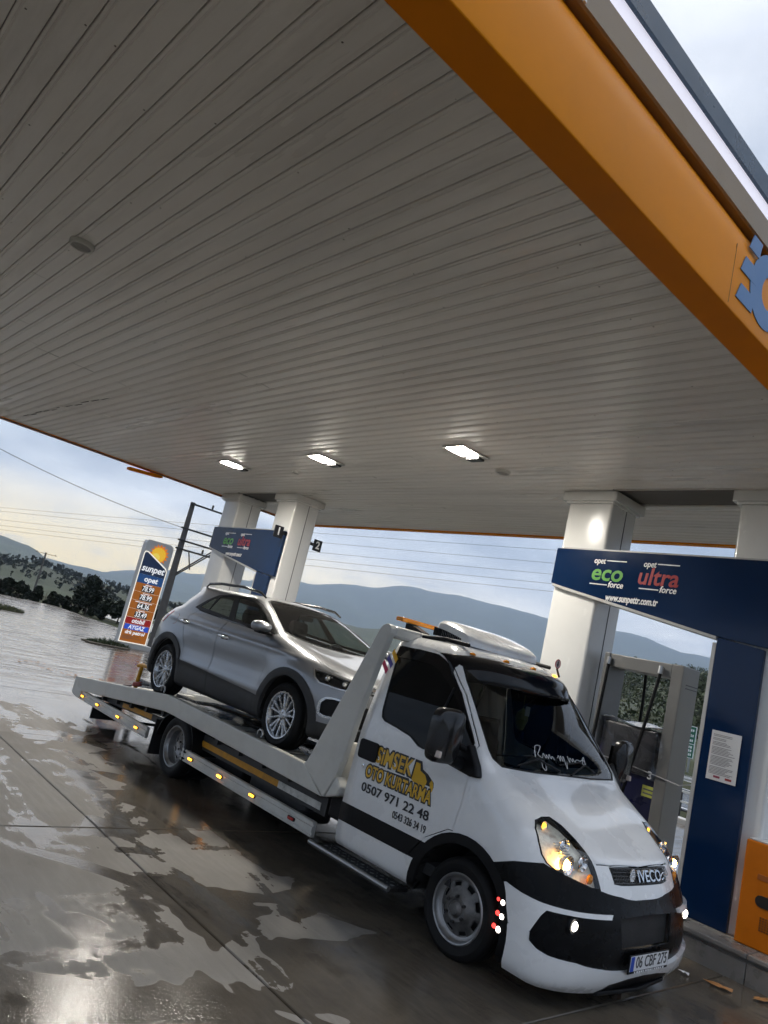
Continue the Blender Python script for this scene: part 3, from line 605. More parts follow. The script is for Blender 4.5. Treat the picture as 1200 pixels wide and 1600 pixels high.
def leafmat(name, c, var=0.5):
    m, t, b = nodes_of(name); L = t.links.new; N = t.nodes.new
    g = N('ShaderNodeNewGeometry'); r = N('ShaderNodeValToRGB'); L(g.outputs['Random Per Island'], r.inputs[0])
    r.color_ramp.elements[0].color = tuple(x*(1-var) for x in c)+(1,); r.color_ramp.elements[1].color = tuple(x*(1+var) for x in c)+(1,)
    L(r.outputs[0], b.inputs['Base Color']); b.inputs['Roughness'].default_value = 0.6; b.inputs['Specular IOR Level'].default_value = 0.25
    return m
LEAF_DK = leafmat('leaf_dark', (0.013, 0.019, 0.010)); LEAF_MD = leafmat('leaf_mid', (0.045, 0.058, 0.026)); LEAF_OL = leafmat('leaf_olive', (0.075, 0.080, 0.035))
BARK = M('bark', (0.07, 0.055, 0.045), 0.9, var=0.3, vs=12)
def crown(q, c, rx, rz, n, size, rnd, conical=False, lobes=7):
    L_ = []
    for i in range(lobes):
        h = rnd.uniform(-0.75, 0.8); rr = (1-(h+1)/2.05 if conical else math.sqrt(max(0.05, 1-h*h)))*rnd.uniform(0.35, 0.8); a = rnd.uniform(0, 6.283)
        L_.append((Vector((c[0]+rr*rx*math.cos(a), c[1]+rr*rx*math.sin(a), c[2]+h*rz)), rnd.uniform(0.30, 0.52)*min(rx, 0.9*rz)*(0.7 if conical and h > 0.2 else 1)))
    for i in range(n):
        o, r_ = rnd.choice(L_); d = Vector((rnd.gauss(0, 1), rnd.gauss(0, 1), rnd.gauss(0, 1))).normalized()*r_*rnd.uniform(0.35, 1.05)**0.5
        p = o+d; u = Vector((rnd.gauss(0, 1), rnd.gauss(0, 1), rnd.gauss(0, 1))).normalized(); w = u.orthogonal().normalized(); s = size*rnd.uniform(0.5, 1.3)
        q.add([p-u*s, p+w*s*0.55, p+u*s, p-w*s*0.55], [(0, 1, 2, 3)])
def hill_z(tab, r0, r1, base, r_, a):
    ze = 1.95+r1*math.tan(R(lerp_tab(tab, a))); k = min(1, max(0, (r_-r0)/(r1-r0))); return base+(ze-base)*k**1.15
rt = random.Random(21)
def wood(name, tab, r0, r1, base, n, az0, az1, hmin, hmax, leaf, mat, label, crest=0.25):
    q = MB()
    for i in range(n):
        a = rt.uniform(az0, az1); r_ = r1*rt.uniform(0.97, 1.03) if rt.random() < crest else r0+(r1-r0)*rt.random()**0.8
        h = rt.uniform(hmin, hmax)*(0.55 if tab is H_R and a > 123 else 1.0); z = hill_z(tab, 120 if r0 == 230 else r0, r1, base, r_, a)
        crown(q, (r_*math.cos(R(a)), r_*math.sin(R(a)), z+h*0.45), h*rt.uniform(0.35, 0.55), h*0.5, int(rt.uniform(130, 200)), leaf*h/6, rt, rt.random() < 0.35, 5)
    o = q.build(name, mat, recalc=False); tag(o, label, 'wood', kind='stuff')
wood('hillside_wood', H_R, 55, 210, -0.6, 560, 104, 133.5, 2.6, 6.5, 0.26, LEAF_MD, 'far wood of mixed trees covering the slope behind the pumps')
wood('hillside_scrub', H_R, 48, 210, -0.6, 300, 104, 135, 1.6, 4.0, 0.26, LEAF_OL, 'olive scrub between the trees of the wooded slope', 0.05)
wood('field_wood', H_L, 230, 360, -5.6, 520, 148, 172, 1.6, 3.6, 0.5, LEAF_DK, 'far dark trees scattered over the field slope', 0.35)

def tree(name, az, dist, base, h, w, n, leaf, mat, label, conical=False, group='dark trees at the yard edge', lobes=9, seed=0):
    x, y = dist*math.cos(R(az)), dist*math.sin(R(az)); rr = random.Random(seed)
    t = thing(name, label, 'tree' if 'tree' in name else 'shrub', (x, y, base), group)
    q = MB(); q.tube([(x, y, base-0.1), (x+0.05, y, base+h*0.3), (x-0.04, y+0.03, base+h*0.62), (x, y, base+h*0.9)], [0.05*h*0.6, 0.035*h*0.6, 0.02*h*0.6, 0.006*h], 7)
    for i in range(7):
        a = rr.uniform(0, 6.28); z = base+h*rr.uniform(0.2, 0.7)
        q.tube([(x, y, z), (x+0.22*w*math.cos(a), y+0.22*w*math.sin(a), z+0.08*h), (x+0.42*w*math.cos(a), y+0.42*w*math.sin(a), z+0.13*h)], [0.012*h, 0.008*h, 0.003*h], 5)
    q.build('trunk', BARK, t, smooth=60)
    q = MB(); crown(q, (x, y, base+h*0.50), w*0.55, h*0.42, n, leaf, rr, conical, lobes); q.build('crown', mat, t, recalc=False)
tree('conifer_tree', 159.6, 52, -0.35, 2.9, 2.9, 3600, 0.13, LEAF_DK, 'tall dark conifer standing highest in the tree row left of the price sign', True, lobes=22, seed=1)
tree('broadleaf_tree', 157.3, 50, -0.35, 1.85, 2.2, 2400, 0.12, LEAF_DK, 'dark green tree just left of the price sign', False, lobes=12, seed=2)
for i, (az, d, h, w, lab) in enumerate(((163.3, 52, 1.25, 2.9, 'rounded dark shrub right behind the far power pole'), (164.9, 53, 1.45, 3.0, 'dark shrub left of the far power pole'), (166.3, 53, 1.55, 3.0, 'dark shrub at the left picture edge'), (161.6, 51, 1.1, 2.2, 'low dark shrub between power pole and conifer'), (160.7, 51, 1.0, 1.6, 'lowest dark shrub at the foot of the conifer'), (158.4, 50, 1.5, 1.8, 'dark shrub between the conifer and the tree by the sign'), (155.8, 50, 1.7, 2.4, 'dark tree mostly hidden behind the price sign'), (164.1, 51, 1.2, 2.2, 'small dark shrub directly left of the far power pole'), (162.4, 51, 1.1, 2.4, 'low shrub just right of the far power pole'), (165.6, 52, 1.4, 2.4, 'dark shrub second from the left picture edge'), (153.5, 52, 1.6, 2.6, 'dark shrub between the price sign and the steel pole'), (151.0, 52, 1.6, 2.8, 'dark shrub seen just above the car tail'))):
    tree('dark_shrub', az, d, -0.35, h, w, 2200, 0.11, LEAF_DK, lab, False, lobes=10, seed=10+i)

# ---- price sign pylon
t = thing('price_sign', 'tall orange fuel price pylon with sun emblem at the yard edge', 'sign', (-25.45, 11.36, 0))
SGY0, SGY1, SGZ = 10.83, 11.90, 3.86; xs = -25.40
PYL = M('pylon_grey', (0.42, 0.42, 0.41), 0.4, var=0.06)
body = [(SGY0, 0.16), (SGY1, 0.16), (SGY1, SGZ-0.16), (SGY1-0.04, SGZ-0.05), (SGY1-0.14, SGZ), (SGY0+0.10, SGZ), (SGY0+0.03, SGZ-0.04), (SGY0, SGZ-0.12)]
q = MB(); q.prism(body, 'x', xs-0.28, xs); q.build('pylon_body', PYL, t, bevel=0.01)
q = MB(); q.box(xs-0.36, xs+0.1, SGY0-0.15, SGY1+0.2, -0.05, 0.16); q.build('plinth', M('plinth', (0.40, 0.40, 0.38), 0.6, dirt=0.3), t, bevel=0.01)
outer = [(SGY0+0.01, 0.17), (SGY1-0.02, 0.17), (SGY1-0.02, 2.88), (SGY1-0.10, 3.00), (SGY0+0.16, 3.44), (SGY0+0.05, 3.44), (SGY0+0.01, 3.36)]
inner = ring_poly(outer, -0.035)
q = MB(); q.prism(outer, 'x', xs+0.001, xs+0.012); q.build('lit_border', EM('lit_border', (1.0, 0.93, 0.78), 0.30, (0.7, 0.68, 0.62)), t)
def face(name, poly, mat, k): q = MB(); q.prism(poly, 'x', xs+0.013, xs+0.015+0.001*k); return q.build(name, mat, t)
PO = EM('sign_orange', (0.55, 0.15, 0.006), 0.12, (0.42, 0.13, 0.01)); PN = EM('sign_navy', (0.006, 0.02, 0.06), 0.2, (0.006, 0.016, 0.045)); PB = EM('sign_blue', (0.012, 0.07, 0.22), 0.2, (0.012, 0.06, 0.18))
PRD = EM('sign_red', (0.32, 0.012, 0.008), 0.2, (0.28, 0.012, 0.01)); PBB = EM('sign_bright_blue', (0.02, 0.09, 0.60), 0.2, (0.02, 0.08, 0.5)); PW = EM('sign_white', (1, 1, 1), 0.22)
iy0, iy1 = SGY0+0.045, SGY1-0.055
face('navy_field', [(iy0, 2.62), (iy1, 2.62), (iy1, 2.87), (SGY1-0.12, 2.96), (SGY0+0.15, 3.40), (SGY0+0.07, 3.40), (iy0, 3.34)], PN, 0)
face('blue_field', [(iy0, 2.30), (iy1, 2.30), (iy1, 2.619), (iy0, 2.619)], PB, 0)
rows = [2.299, 1.985, 1.675, 1.365, 1.06]
for k in range(4): face('price_row', [(iy0, rows[k+1]+0.006), (iy1, rows[k+1]+0.006), (iy1, rows[k]), (iy0, rows[k])], PO, 0)
face('red_field', [(iy0, 0.83), (iy1, 0.83), (iy1, 1.058), (iy0, 1.058)], PRD, 0)
face('orange_field', [(iy0, 0.205), (iy1, 0.205), (iy1, 0.827), (iy0, 0.827)], PO, 0)
face('bright_blue_field', [(iy0+0.03, 0.63), (iy1-0.03, 0.63), (iy1-0.03, 0.815), (iy0+0.03, 0.815)], PBB, 2)
xt = xs+0.0165; RY, UP = (0, 1, 0), (0, 0, 1); yc = (iy0+iy1)/2
text('lettering', 'sunpet', 0.34, (xt, yc, 2.84), RY, UP, PW, t, bold=0.025, shear=0.18, extrude=0.003, fit=0.88)
text('lettering', 'opet', 0.27, (xt, yc+0.03, 2.46), RY, UP, PW, t, bold=0.03, shear=0.12, extrude=0.003, fit=0.52)
for k, s_ in enumerate(('78.99', '78.99', '64.36', '33.49')):
    zc_ = (rows[k]+rows[k+1])/2-0.02
    face('price_display', [(yc-0.22, zc_-0.12), (yc+0.26, zc_-0.12), (yc+0.26, zc_+0.09), (yc-0.22, zc_+0.09)], TXT_BLACK, 0.5)
    text('lettering', s_, 0.25, (xt+0.002, yc+0.02, zc_-0.01), RY, UP, PW, t, bold=0.02, shear=0.1, extrude=0.003, fit=0.44)
    q = MB(); w_ = 0.32 if k == 2 else 0.13; q.box(xt-0.001, xt+0.002, yc-w_, yc+w_, zc_+0.115, zc_+0.14); q.build('price_rule', PW, t)
text('lettering', 'otobil', 0.22, (xt, yc, 0.945), RY, UP, PW, t, bold=0.03, shear=0.1, extrude=0.003, fit=0.48)
text('lettering', 'AYGAZ', 0.20, (xt+0.003, yc, 0.72), RY, UP, PW, t, bold=0.03, shear=0.1, extrude=0.003, fit=0.62)
text('lettering', 'drk petrol', 0.18, (xt, yc, 0.535), RY, UP, PW, t, bold=0.03, shear=0.15, extrude=0.003, fit=0.74)
q = MB()
for k in range(4): q.box(xt-0.001, xt+0.001, iy0+0.06, iy0+0.06+(0.62, 0.35, 0.7, 0.3)[k], 0.40-k*0.035, 0.412-k*0.035)
q.build('small_print', INK, t)
SUNY, SUNZ = SGY0+0.58, 3.42
q = MB(); n = 16; pts = []
for k in range(2*n): a = 2*math.pi*k/(2*n); r_ = 0.38 if k % 2 == 0 else 0.28; pts.append((SUNY+r_*math.cos(a), SUNZ+r_*math.sin(a)))
def clip_half(poly, p, d):   # keep the side above the slanted border
    out = []
    for i in range(len(poly)):
        a, b2 = poly[i], poly[(i+1) % len(poly)]; fa = (a[0]-p[0])*d[0]+(a[1]-p[1])*d[1]; fb = (b2[0]-p[0])*d[0]+(b2[1]-p[1])*d[1]
        if fa >= 0: out.append(a)
        if fa*fb < 0: k = fa/(fa-fb); out.append((a[0]+(b2[0]-a[0])*k, a[1]+(b2[1]-a[1])*k))
    return out
hp, hn = (SGY0+0.16, 3.45), (0.44, 0.81)
q.prism(clip_half(pts, hp, hn), 'x', xs+0.0012, xs+0.004); q.build('sun_rays', EM('sun_orange', (0.85, 0.22, 0.01), 0.2, (0.8, 0.22, 0.02)), t)
q = MB(); q.prism(clip_half([(SUNY-0.02+0.27*math.cos(k*0.2618), SUNZ-0.02+0.27*math.sin(k*0.2618)) for k in range(24)], hp, hn), 'x', xs+0.0042, xs+0.007); q.build('sun_disc', EM('sun_yellow', (0.95, 0.52, 0.02), 0.2, (0.85, 0.5, 0.03)), t)
q = MB(); q.prism(clip_half([(SUNY-0.10+0.15*math.cos(k*0.2618), SUNZ-0.12+0.15*math.sin(k*0.2618)) for k in range(24)], hp, hn), 'x', xs+0.0072, xs+0.009); q.build('sun_core', EM('sun_pale', (1.0, 0.72, 0.10), 0.2, (0.9, 0.65, 0.1)), t)

# ---- planting bed by the sign, grass tuft island at left
def tuft(name, cx, cy, rx, ry, n, h, mat, label, seed):
    rr = random.Random(seed); q = MB()
    for i in range(n):
        a = rr.uniform(0, 6.28); k = math.sqrt(rr.random()); x, y = cx+rx*k*math.cos(a), cy+ry*k*math.sin(a); hh = h*rr.uniform(0.4, 1.1)*(1.2-k*0.7)
        d = rr.uniform(0, 6.28); w = 0.03; l = Vector((rr.uniform(-0.12, 0.12), rr.uniform(-0.12, 0.12), hh))
        q.add([(x-w*math.cos(d), y-w*math.sin(d), 0.0), (x+w*math.cos(d), y+w*math.sin(d), 0.0), (x+l.x, y+l.y, l.z)], [(0, 1, 2)])
    tag(q.build(name, mat, recalc=False), label, 'plants', kind='stuff')
tuft('planting', -24.75, 10.25, 0.35, 0.75, 700, 0.26, LEAF_MD, 'low green planting at the foot of the price sign', 3)
tuft('grass_patch', -33.3, 9.0, 0.7, 0.9, 900, 0.26, LEAF_OL, 'small grassy patch at the left picture edge', 4)
q = MB(); q.prism([(-25.1, 9.45), (-24.35, 9.5), (-24.3, 10.9), (-25.1, 10.8)], 'z', 0.002, 0.05); tag(q.build('planting_kerb', M('planting_kerb', (0.10, 0.085, 0.06), 0.8, dirt=0.4), bevel=0.02), 'small dark soil bed with kerb beside the price sign', 'kerb')
# ---- power pole with steel arms by the sign
def pole(name, x, y, z0, z1, r0, r1, label, arms, brace=None):
    t = thing(name, label, 'pole', (x, y, z0), 'power poles')
    q = MB(); q.tube([(x, y, z0), (x, y, (z0+z1)/2), (x, y, z1)], [r0, (r0+r1)/2, r1], 8); q.build('mast', M('pole_concrete', (0.09, 0.085, 0.08), 0.8, var=0.2, vs=4), t, smooth=60)
    for (za, y0, y1, ins) in arms:
        q = MB(); q.box(x+r1, x+r1+0.07, y0, y1, za-0.035, za+0.035); a_ = q.build('cross_arm', DARKST, t)
        for yi in ins:
            q = MB(); q.lathe([(0.012, 0), (0.05, 0.03), (0.03, 0.06), (0.055, 0.09), (0.03, 0.12), (0.05, 0.15), (0.01, 0.19)], (x+r1+0.035, yi, za+0.036), 'z', 10); q.build('insulator', BLACKP, a_)
    if brace:
        for p, c in brace:
            q = MB(); q.tube([p, c], 0.03, 6); q.build('brace', DARKST, t)
    return t
pole('power_pole', -28.0, 13.36, -0.1, 6.0, 0.19, 0.10, 'dark power pole with steel cross arms right behind the price sign',
     [(5.92, 13.2, 15.6, (14.2, 15.4)), (4.87, 13.1, 15.6, (14.9,)), (4.37, 13.1, 15.6, ()), (4.02, 13.1, 15.6, (14.3,))],
     [((-27.9, 13.4, 3.0), (-27.8, 15.2, 4.75)), ((-27.9, 13.4, 2.92), (-27.8, 15.2, 4.62)), ((-27.85, 13.7, 4.0), (-27.85, 13.95, 3.3))])
pole('power_pole', -27.9, 15.65, -0.1, 6.0, 0.19, 0.10, 'second mast of the steel cross arms, hidden behind the far portal column', [])
az = R(163.25); pole('power_pole', 125*math.cos(az), 125*math.sin(az), -5.3, 4.55, 0.20, 0.13, 'distant single power pole among the dark shrubs at left', [(4.35, 125*math.sin(az)-1.6, 125*math.sin(az)+1.6, (125*math.sin(az)-1.4, 125*math.sin(az)+1.4))])
# ---- overhead wires
WIRE = M('wire', (0.05, 0.05, 0.055), 0.5)
def P(azd, el, d): return Vector((d*math.cos(R(azd)), d*math.sin(R(azd)), 1.95+d*math.tan(R(el))))
wires = [((-31.6, 0.5, 7.6), (-27.9, 13.1, 4.87), 0.011, 0.5, 'nearest sagging wire running from the upper left to the power pole')]
for i, (e0, e1, lab) in enumerate(((3.44, 10.56, 'topmost thin wire crossing the sky behind the canopy'), (3.19, 9.56, 'second thin wire down across the sky'), (2.59, 8.71, 'third thin wire down across the sky'), (2.21, 8.0, 'fourth thin wire down across the sky'), (1.92, 7.4, 'lowest thin wire across the glowing sky'))):
    _a, _b = P(167, e0, 95), P(126, e1, 60); wires.append((_a+(_a-_b)*0.12, _b+(_b-_a)*0.25, 0.013, 0.25, lab))
for a, b2, r_, sag, lab in wires:
    a, b2 = Vector(a), Vector(b2); q = MB()
    q.tube([a.lerp(b2, k/24)-Vector((0, 0, 4*sag*(k/24)*(1-k/24))) for k in range(25)], r_, 4, cap=False); tag(q.build('overhead_wire', WIRE), lab, 'wire', 'overhead wires')
# ---- road side beyond the yard: kerb wall, fence, road, guard rail, direction sign
ROADM = M('wet_asphalt', (0.060, 0.060, 0.062), 0.22, var=0.25, vs=1.2, bump=0.15, bs=60)
q = MB(); q.box(-60, 40, 20.0, 26.4, -0.30, -0.20); tag(q.build('road', ROADM), 'wet asphalt road beyond the yard', 'road', kind='structure')
for y in (20.25, 26.1):
    q = MB(); q.box(-18, 40, y, y+0.12, -0.199, -0.195); tag(q.build('road_line', TXT_WHITE), 'white line along the near road edge' if y < 23 else 'white line along the far road edge', 'road marking', kind='structure')
q = MB(); q.box(-15, 30, 15.52, 15.80, -0.24, 0.10); tag(q.build('yard_kerb', M('pale_kerb', (0.50, 0.49, 0.46), 0.55, dirt=0.4, ds=3), bevel=0.02), 'pale kerb wall along the far side of the yard', 'kerb', kind='structure')
t = thing('guard_rail', 'pale steel guard rail along the far road edge', 'guard rail', (-12, 26.9, -0.25))
q = MB(); q.prism([(26.80, 0.02), (26.84, 0.06), (26.80, 0.10), (26.80, 0.14), (26.84, 0.18), (26.80, 0.22), (26.83, 0.22), (26.87, 0.18), (26.83, 0.14), (26.83, 0.10), (26.87, 0.06), (26.83, 0.02)], 'x', -60, 30); q.build('rail', M('rail_pale', (0.62, 0.62, 0.60), 0.4), t)
for k in range(8): q = MB(); q.box(-24+k*3, -23.9+k*3, 26.84, 26.92, -0.26, 0.20); q.build('post', STEEL, t)
t = thing('roadside_fence', 'low pale railing with dark posts beside the near road edge', 'fence', (-9.5, 18.6, -0.25))
for z in (0.10, 0.34): q = MB(); q.box(-16, 0, 18.55, 18.60, z, z+0.045); q.build('rail', M('rail_pale', (0.62, 0.62, 0.60), 0.4), t)
for k in range(40): q = MB(); q.box(-15.9+k*0.4, -15.86+k*0.4, 18.56, 18.59, -0.26, 0.36); q.build('post', DARKST, t)
t = thing('direction_sign', 'green road direction sign with white text behind the fuel dispenser', 'road sign', (-16.9, 36.2, -0.3))
q = MB(); q.box(-17.75, -16.72, 36.3, 36.34, 0.42, 1.92); q.build('panel_border', TXT_WHITE, t)
SGN = M('sign_green', (0.012, 0.13, 0.075), 0.4, var=0.05)
for z0, z1 in ((0.45, 1.06), (1.10, 1.89)): q = MB(); q.box(-17.72, -16.75, 36.29, 36.298, z0, z1); q.build('panel', SGN, t)
for z, w_ in ((1.72, 0.5), (1.47, 0.4), (1.24, 0.45), (0.93, 0.55), (0.76, 0.5), (0.58, 0.4)):
    q = MB()
    for i in range(5): q.box(-16.80-w_+i*w_/5, -16.80-w_+(i+0.72)*w_/5, 36.284, 36.289, z-0.055, z+0.055)
    q.build('text_line', TXT_WHITE, t)
q = MB(); q.box(-17.6, -17.52, 36.34, 36.42, -0.35, 1.9); q.build('post', STEEL, t); q = MB(); q.box(-16.95, -16.87, 36.34, 36.42, -0.35, 1.9); q.build('post', STEEL, t)
for i, (x, y, lab) in enumerate(((-16.6, 5.3, 'leftmost clump of wet leaves on the bright yard'), (-15.9, 5.55, 'second clump of wet leaves from the left picture edge'), (-15.5, 5.95, 'third clump of wet leaves from the left picture edge'), (-15.4, 6.5, 'clump of wet leaves nearest the yellow handle'))):
    q = MB(); rr = random.Random(i)
    for k in range(14):
        px, py = x+rr.gauss(0, 0.10), y+rr.gauss(0, 0.14); a = rr.uniform(0, 6.28); s_ = rr.uniform(0.03, 0.06)
        q.add([(px+s_*math.cos(a+j*1.57)*(1 if j % 2 else 0.6), py+s_*math.sin(a+j*1.57)*(1 if j % 2 else 0.6), 0.006+0.004*k/2+0.01*(j % 2)) for j in range(4)], [(0, 1, 2, 3)])
    tag(q.build('leaf_clump', LEAF, recalc=False), lab, 'leaves', 'wet leaf clumps on the yard', 'stuff')

# ---- haze between here and the mountains
m = bpy.data.materials.new('haze'); m.use_nodes = True; tt = m.node_tree; tt.nodes.clear()
oo = tt.nodes.new('ShaderNodeOutputMaterial'); pv = tt.nodes.new('ShaderNodeVolumePrincipled'); pv.inputs['Density'].default_value = 0.00021; pv.inputs['Color'].default_value = (0.56, 0.73, 1.0, 1); pv.inputs['Anisotropy'].default_value = 0.55
tt.links.new(pv.outputs[0], oo.inputs['Volume'])
q = MB(); q.box(-6700, 6700, -6700, 6700, -9, 500); hz = q.build('haze', m); tag(hz, 'pale blue haze filling the valley air', 'haze', kind='stuff')
# ================================================================== vehicle body surfaces
RK = ('zs', 'zr', 'zf', 'W', 'xr', 'xcr', 'pr', 'xf', 'xcf', 'pf')
def pchip(ts, vs, t):
    n = len(ts)
    if t <= ts[0]: return vs[0]
    if t >= ts[-1]: return vs[-1]
    i = max(k for k in range(n-1) if ts[k] <= t); i = min(i, n-2)
    d = [(vs[k+1]-vs[k])/(ts[k+1]-ts[k]) for k in range(n-1)]
    def m(k):
        if k == 0: return d[0]
        if k == n-1: return d[-1]
        if d[k-1]*d[k] <= 0: return 0.0
        return 2*d[k-1]*d[k]/(d[k-1]+d[k])
    h = ts[i+1]-ts[i]; s = (t-ts[i])/h
    return (vs[i]*(1+2*s)*(1-s)**2+m(i)*h*s*(1-s)**2+vs[i+1]*s*s*(3-2*s)+m(i+1)*h*s*s*(s-1))
def superarc(W, x0, xc, p, n):
    """quarter from (x0,0) to (xc,W); uniform in arc length"""
    pts = []
    for i in range(121):
        a = math.pi/2*i/120; c, s = math.cos(a), math.sin(a)
        pts.append((xc+(x0-xc)*max(0, c)**(2/p), W*max(0, s)**(2/p)))
    L_ = [0.0]
    for i in range(120): L_.append(L_[-1]+math.hypot(pts[i+1][0]-pts[i][0], pts[i+1][1]-pts[i][1]))
    out = []; k = 0
    for i in range(n+1):
        t = L_[-1]*i/n
        while k < 119 and L_[k+1] < t: k += 1
        d = (L_[k+1]-L_[k]) or 1; f = (t-L_[k])/d
        out.append((pts[k][0]*(1-f)+pts[k+1][0]*f, pts[k][1]*(1-f)+pts[k+1][1]*f))
    return out
def stack_grid(rings, sub, nr, ns, nf, warp=None):
    """rings: parameter tuples in RK order. Half body, y <= 0. Returns rows of points rear centre -> front centre"""
    n = len(rings); ts = list(range(n)); rows = []
    cols = [[r_[j] for r_ in rings] for j in range(len(RK))]
    for i in range((n-1)*sub+1):
        t = i/sub; q = dict(zip(RK, [pchip(ts, c, t) for c in cols])); row = []
        W = max(q['W'], 0.0)
        for x, y in superarc(W, q['xr'], q['xcr'], q['pr'], nr):
            k = (y/W if W > 1e-6 else 1.0)**2; row.append((x, -y, q['zr']*(1-k)+q['zs']*k))
        for j in range(1, ns):
            f = j/ns; row.append((q['xcr']*(1-f)+q['xcf']*f, -W, q['zs']))
        for x, y in reversed(superarc(W, q['xf'], q['xcf'], q['pf'], nf)):
            k = (y/W if W > 1e-6 else 1.0)**2; row.append((x, -y, q['zf']*(1-k)+q['zs']*k))
        rows.append([warp(*p) if warp else p for p in row])
    return rows
class Body:
    def __init__(s, rows):
        s.bm = bmesh.new(); s.n = s.bm.verts.layers.float_vector.new('nrm'); s.lab = s.bm.faces.layers.int.new('lab')
        V = [[s.bm.verts.new(p) for p in r_] for r_ in rows]
        for i in range(len(V)-1):
            for j in range(len(V[0])-1):
                q = [V[i][j], V[i+1][j], V[i+1][j+1], V[i][j+1]]
                try: s.bm.faces.new(q)
                except ValueError: pass
        bmesh.ops.remove_doubles(s.bm, verts=s.bm.verts, dist=1e-5)
        s.bm.faces.ensure_lookup_table(); s.bm.normal_update()
        for v in s.bm.verts:
            nn = v.normal.copy()
            if abs(v.co.y) < 1e-4: nn.y = 0; nn.normalize()
            v[s.n] = nn
        s.names = {0: 'body'}
    def orient(s):
        # outward: away from the inside line
        c = Vector((sum(v.co.x for v in s.bm.verts)/len(s.bm.verts), 0, sum(v.co.z for v in s.bm.verts)/len(s.bm.verts)))
        k = sum((v[s.n].dot(v.co-c) > 0) for v in s.bm.verts)
        if k < len(s.bm.verts)/2:
            bmesh.ops.reverse_faces(s.bm, faces=s.bm.faces)
            for v in s.bm.verts: v[s.n] = -v[s.n]
    def cut(s, name, poly, axis, pred=None, only=None):
        """cut the outline into the skin and label the faces inside. axis: 'y' side view (x,z), 'x' front view (y,z), 'z' plan (x,y)"""
        ax = {'y': (0, 2), 'x': (1, 2), 'z': (0, 1)}[axis]; third = {'y': 1, 'x': 0, 'z': 2}[axis]
        def ok(f):
            if only is not None and s.names[f[s.lab]] not in only: return False
            return pred is None or pred(f.calc_center_median(), f.normal)
        n = len(poly)
        for i in range(n):
            p, q = poly[i], poly[(i+1) % n]
            lo = [min(p[k], q[k])-1e-4 for k in (0, 1)]; hi = [max(p[k], q[k])+1e-4 for k in (0, 1)]
            fs = []
            for f in s.bm.faces:
                a = [v.co[ax[0]] for v in f.verts]; b = [v.co[ax[1]] for v in f.verts]
                if max(a) < lo[0] or min(a) > hi[0] or max(b) < lo[1] or min(b) > hi[1]: continue
                if ok(f): fs.append(f)
            if not fs: continue
            geom = set(fs)
            for f in fs: geom.update(f.edges); geom.update(f.verts)
            co = [0, 0, 0]; co[ax[0]], co[ax[1]] = p; no = [0, 0, 0]; no[ax[0]], no[ax[1]] = -(q[1]-p[1]), q[0]-p[0]
            bmesh.ops.bisect_plane(s.bm, geom=list(geom), dist=1e-6, plane_co=co, plane_no=no)
        val = next((k for k, v in s.names.items() if v == name), None)
        if val is None: val = max(s.names)+1; s.names[val] = name
        s.bm.normal_update()
        for f in s.bm.faces:
            if not ok(f): continue
            c = f.calc_center_median(); a, b = c[ax[0]], c[ax[1]]; ins = False
            for i in range(n):
                p, q = poly[i], poly[(i+1) % n]
                if (p[1] > b) != (q[1] > b) and a < (q[0]-p[0])*(b-p[1])/(q[1]-p[1])+p[0]: ins = not ins
            if ins: f[s.lab] = val
    def part(s, name, mirror='none', off=0.0, flange=0.0):
        """mesh data of a labelled region. mirror: 'none', 'join', 'flip'"""
        val = next(k for k, v in s.names.items() if v == name)
        fs = [f for f in s.bm.faces if f[s.lab] == val]
        idx = {}; V = []; NN = []; F = []
        for f in fs:
            for v in f.verts:
                if v not in idx: idx[v] = len(V); nn = v[s.n].normalized(); V.append(v.co+nn*off); NN.append(nn)
            F.append([idx[v] for v in f.verts])
        if flange:
            cnt = {}
            for f in F:
                for i in range(len(f)): cnt.setdefault(tuple(sorted((f[i], f[(i+1) % len(f)]))), []).append((f[i], f[(i+1) % len(f)]))
            dup = {}
            for k, e in cnt.items():
                if len(e) == 1:
                    a, b = e[0]
                    if abs(V[a].y) < 1e-4 and abs(V[b].y) < 1e-4: continue
                    for z in (a, b):
                        if z not in dup: dup[z] = (len(V), len(V)+1); V.append(V[z].copy()); NN.append(NN[z]); V.append(V[z]-NN[z]*flange); NN.append(NN[z])
                    F.append([dup[b][0], dup[a][0], dup[a][1], dup[b][1]])
        if mirror in ('join', 'flip'):
            V2 = [Vector((v.x, -v.y, v.z)) for v in V]; N2 = [Vector((v.x, -v.y, v.z)) for v in NN]; F2 = [list(reversed(f)) for f in F]
            if mirror == 'flip': V, NN, F = V2, N2, F2
            else:
                k = len(V); V = V+V2; NN = NN+N2; F = F+[[i+k for i in f] for f in F2]
        me = bpy.data.meshes.new(name); me.from_pydata([tuple(v) for v in V], [], F); me.update()
        me.polygons.foreach_set('use_smooth', [True]*len(me.polygons))
        me.normals_split_custom_set_from_vertices([tuple(v) for v in NN])
        return me
    def drop(s, name):
        val = next(k for k, v in s.names.items() if v == name)
        bmesh.ops.delete(s.bm, geom=[f for f in s.bm.faces if f[s.lab] == val], context='FACES')
def circ(cx, cz, r, a0=0, a1=360, n=28, rx=1.0): return [(cx+rx*r*math.cos(R(a0+(a1-a0)*i/n)), cz+r*math.sin(R(a0+(a1-a0)*i/n))) for i in range(n+1 if a1-a0 < 360 else n)]

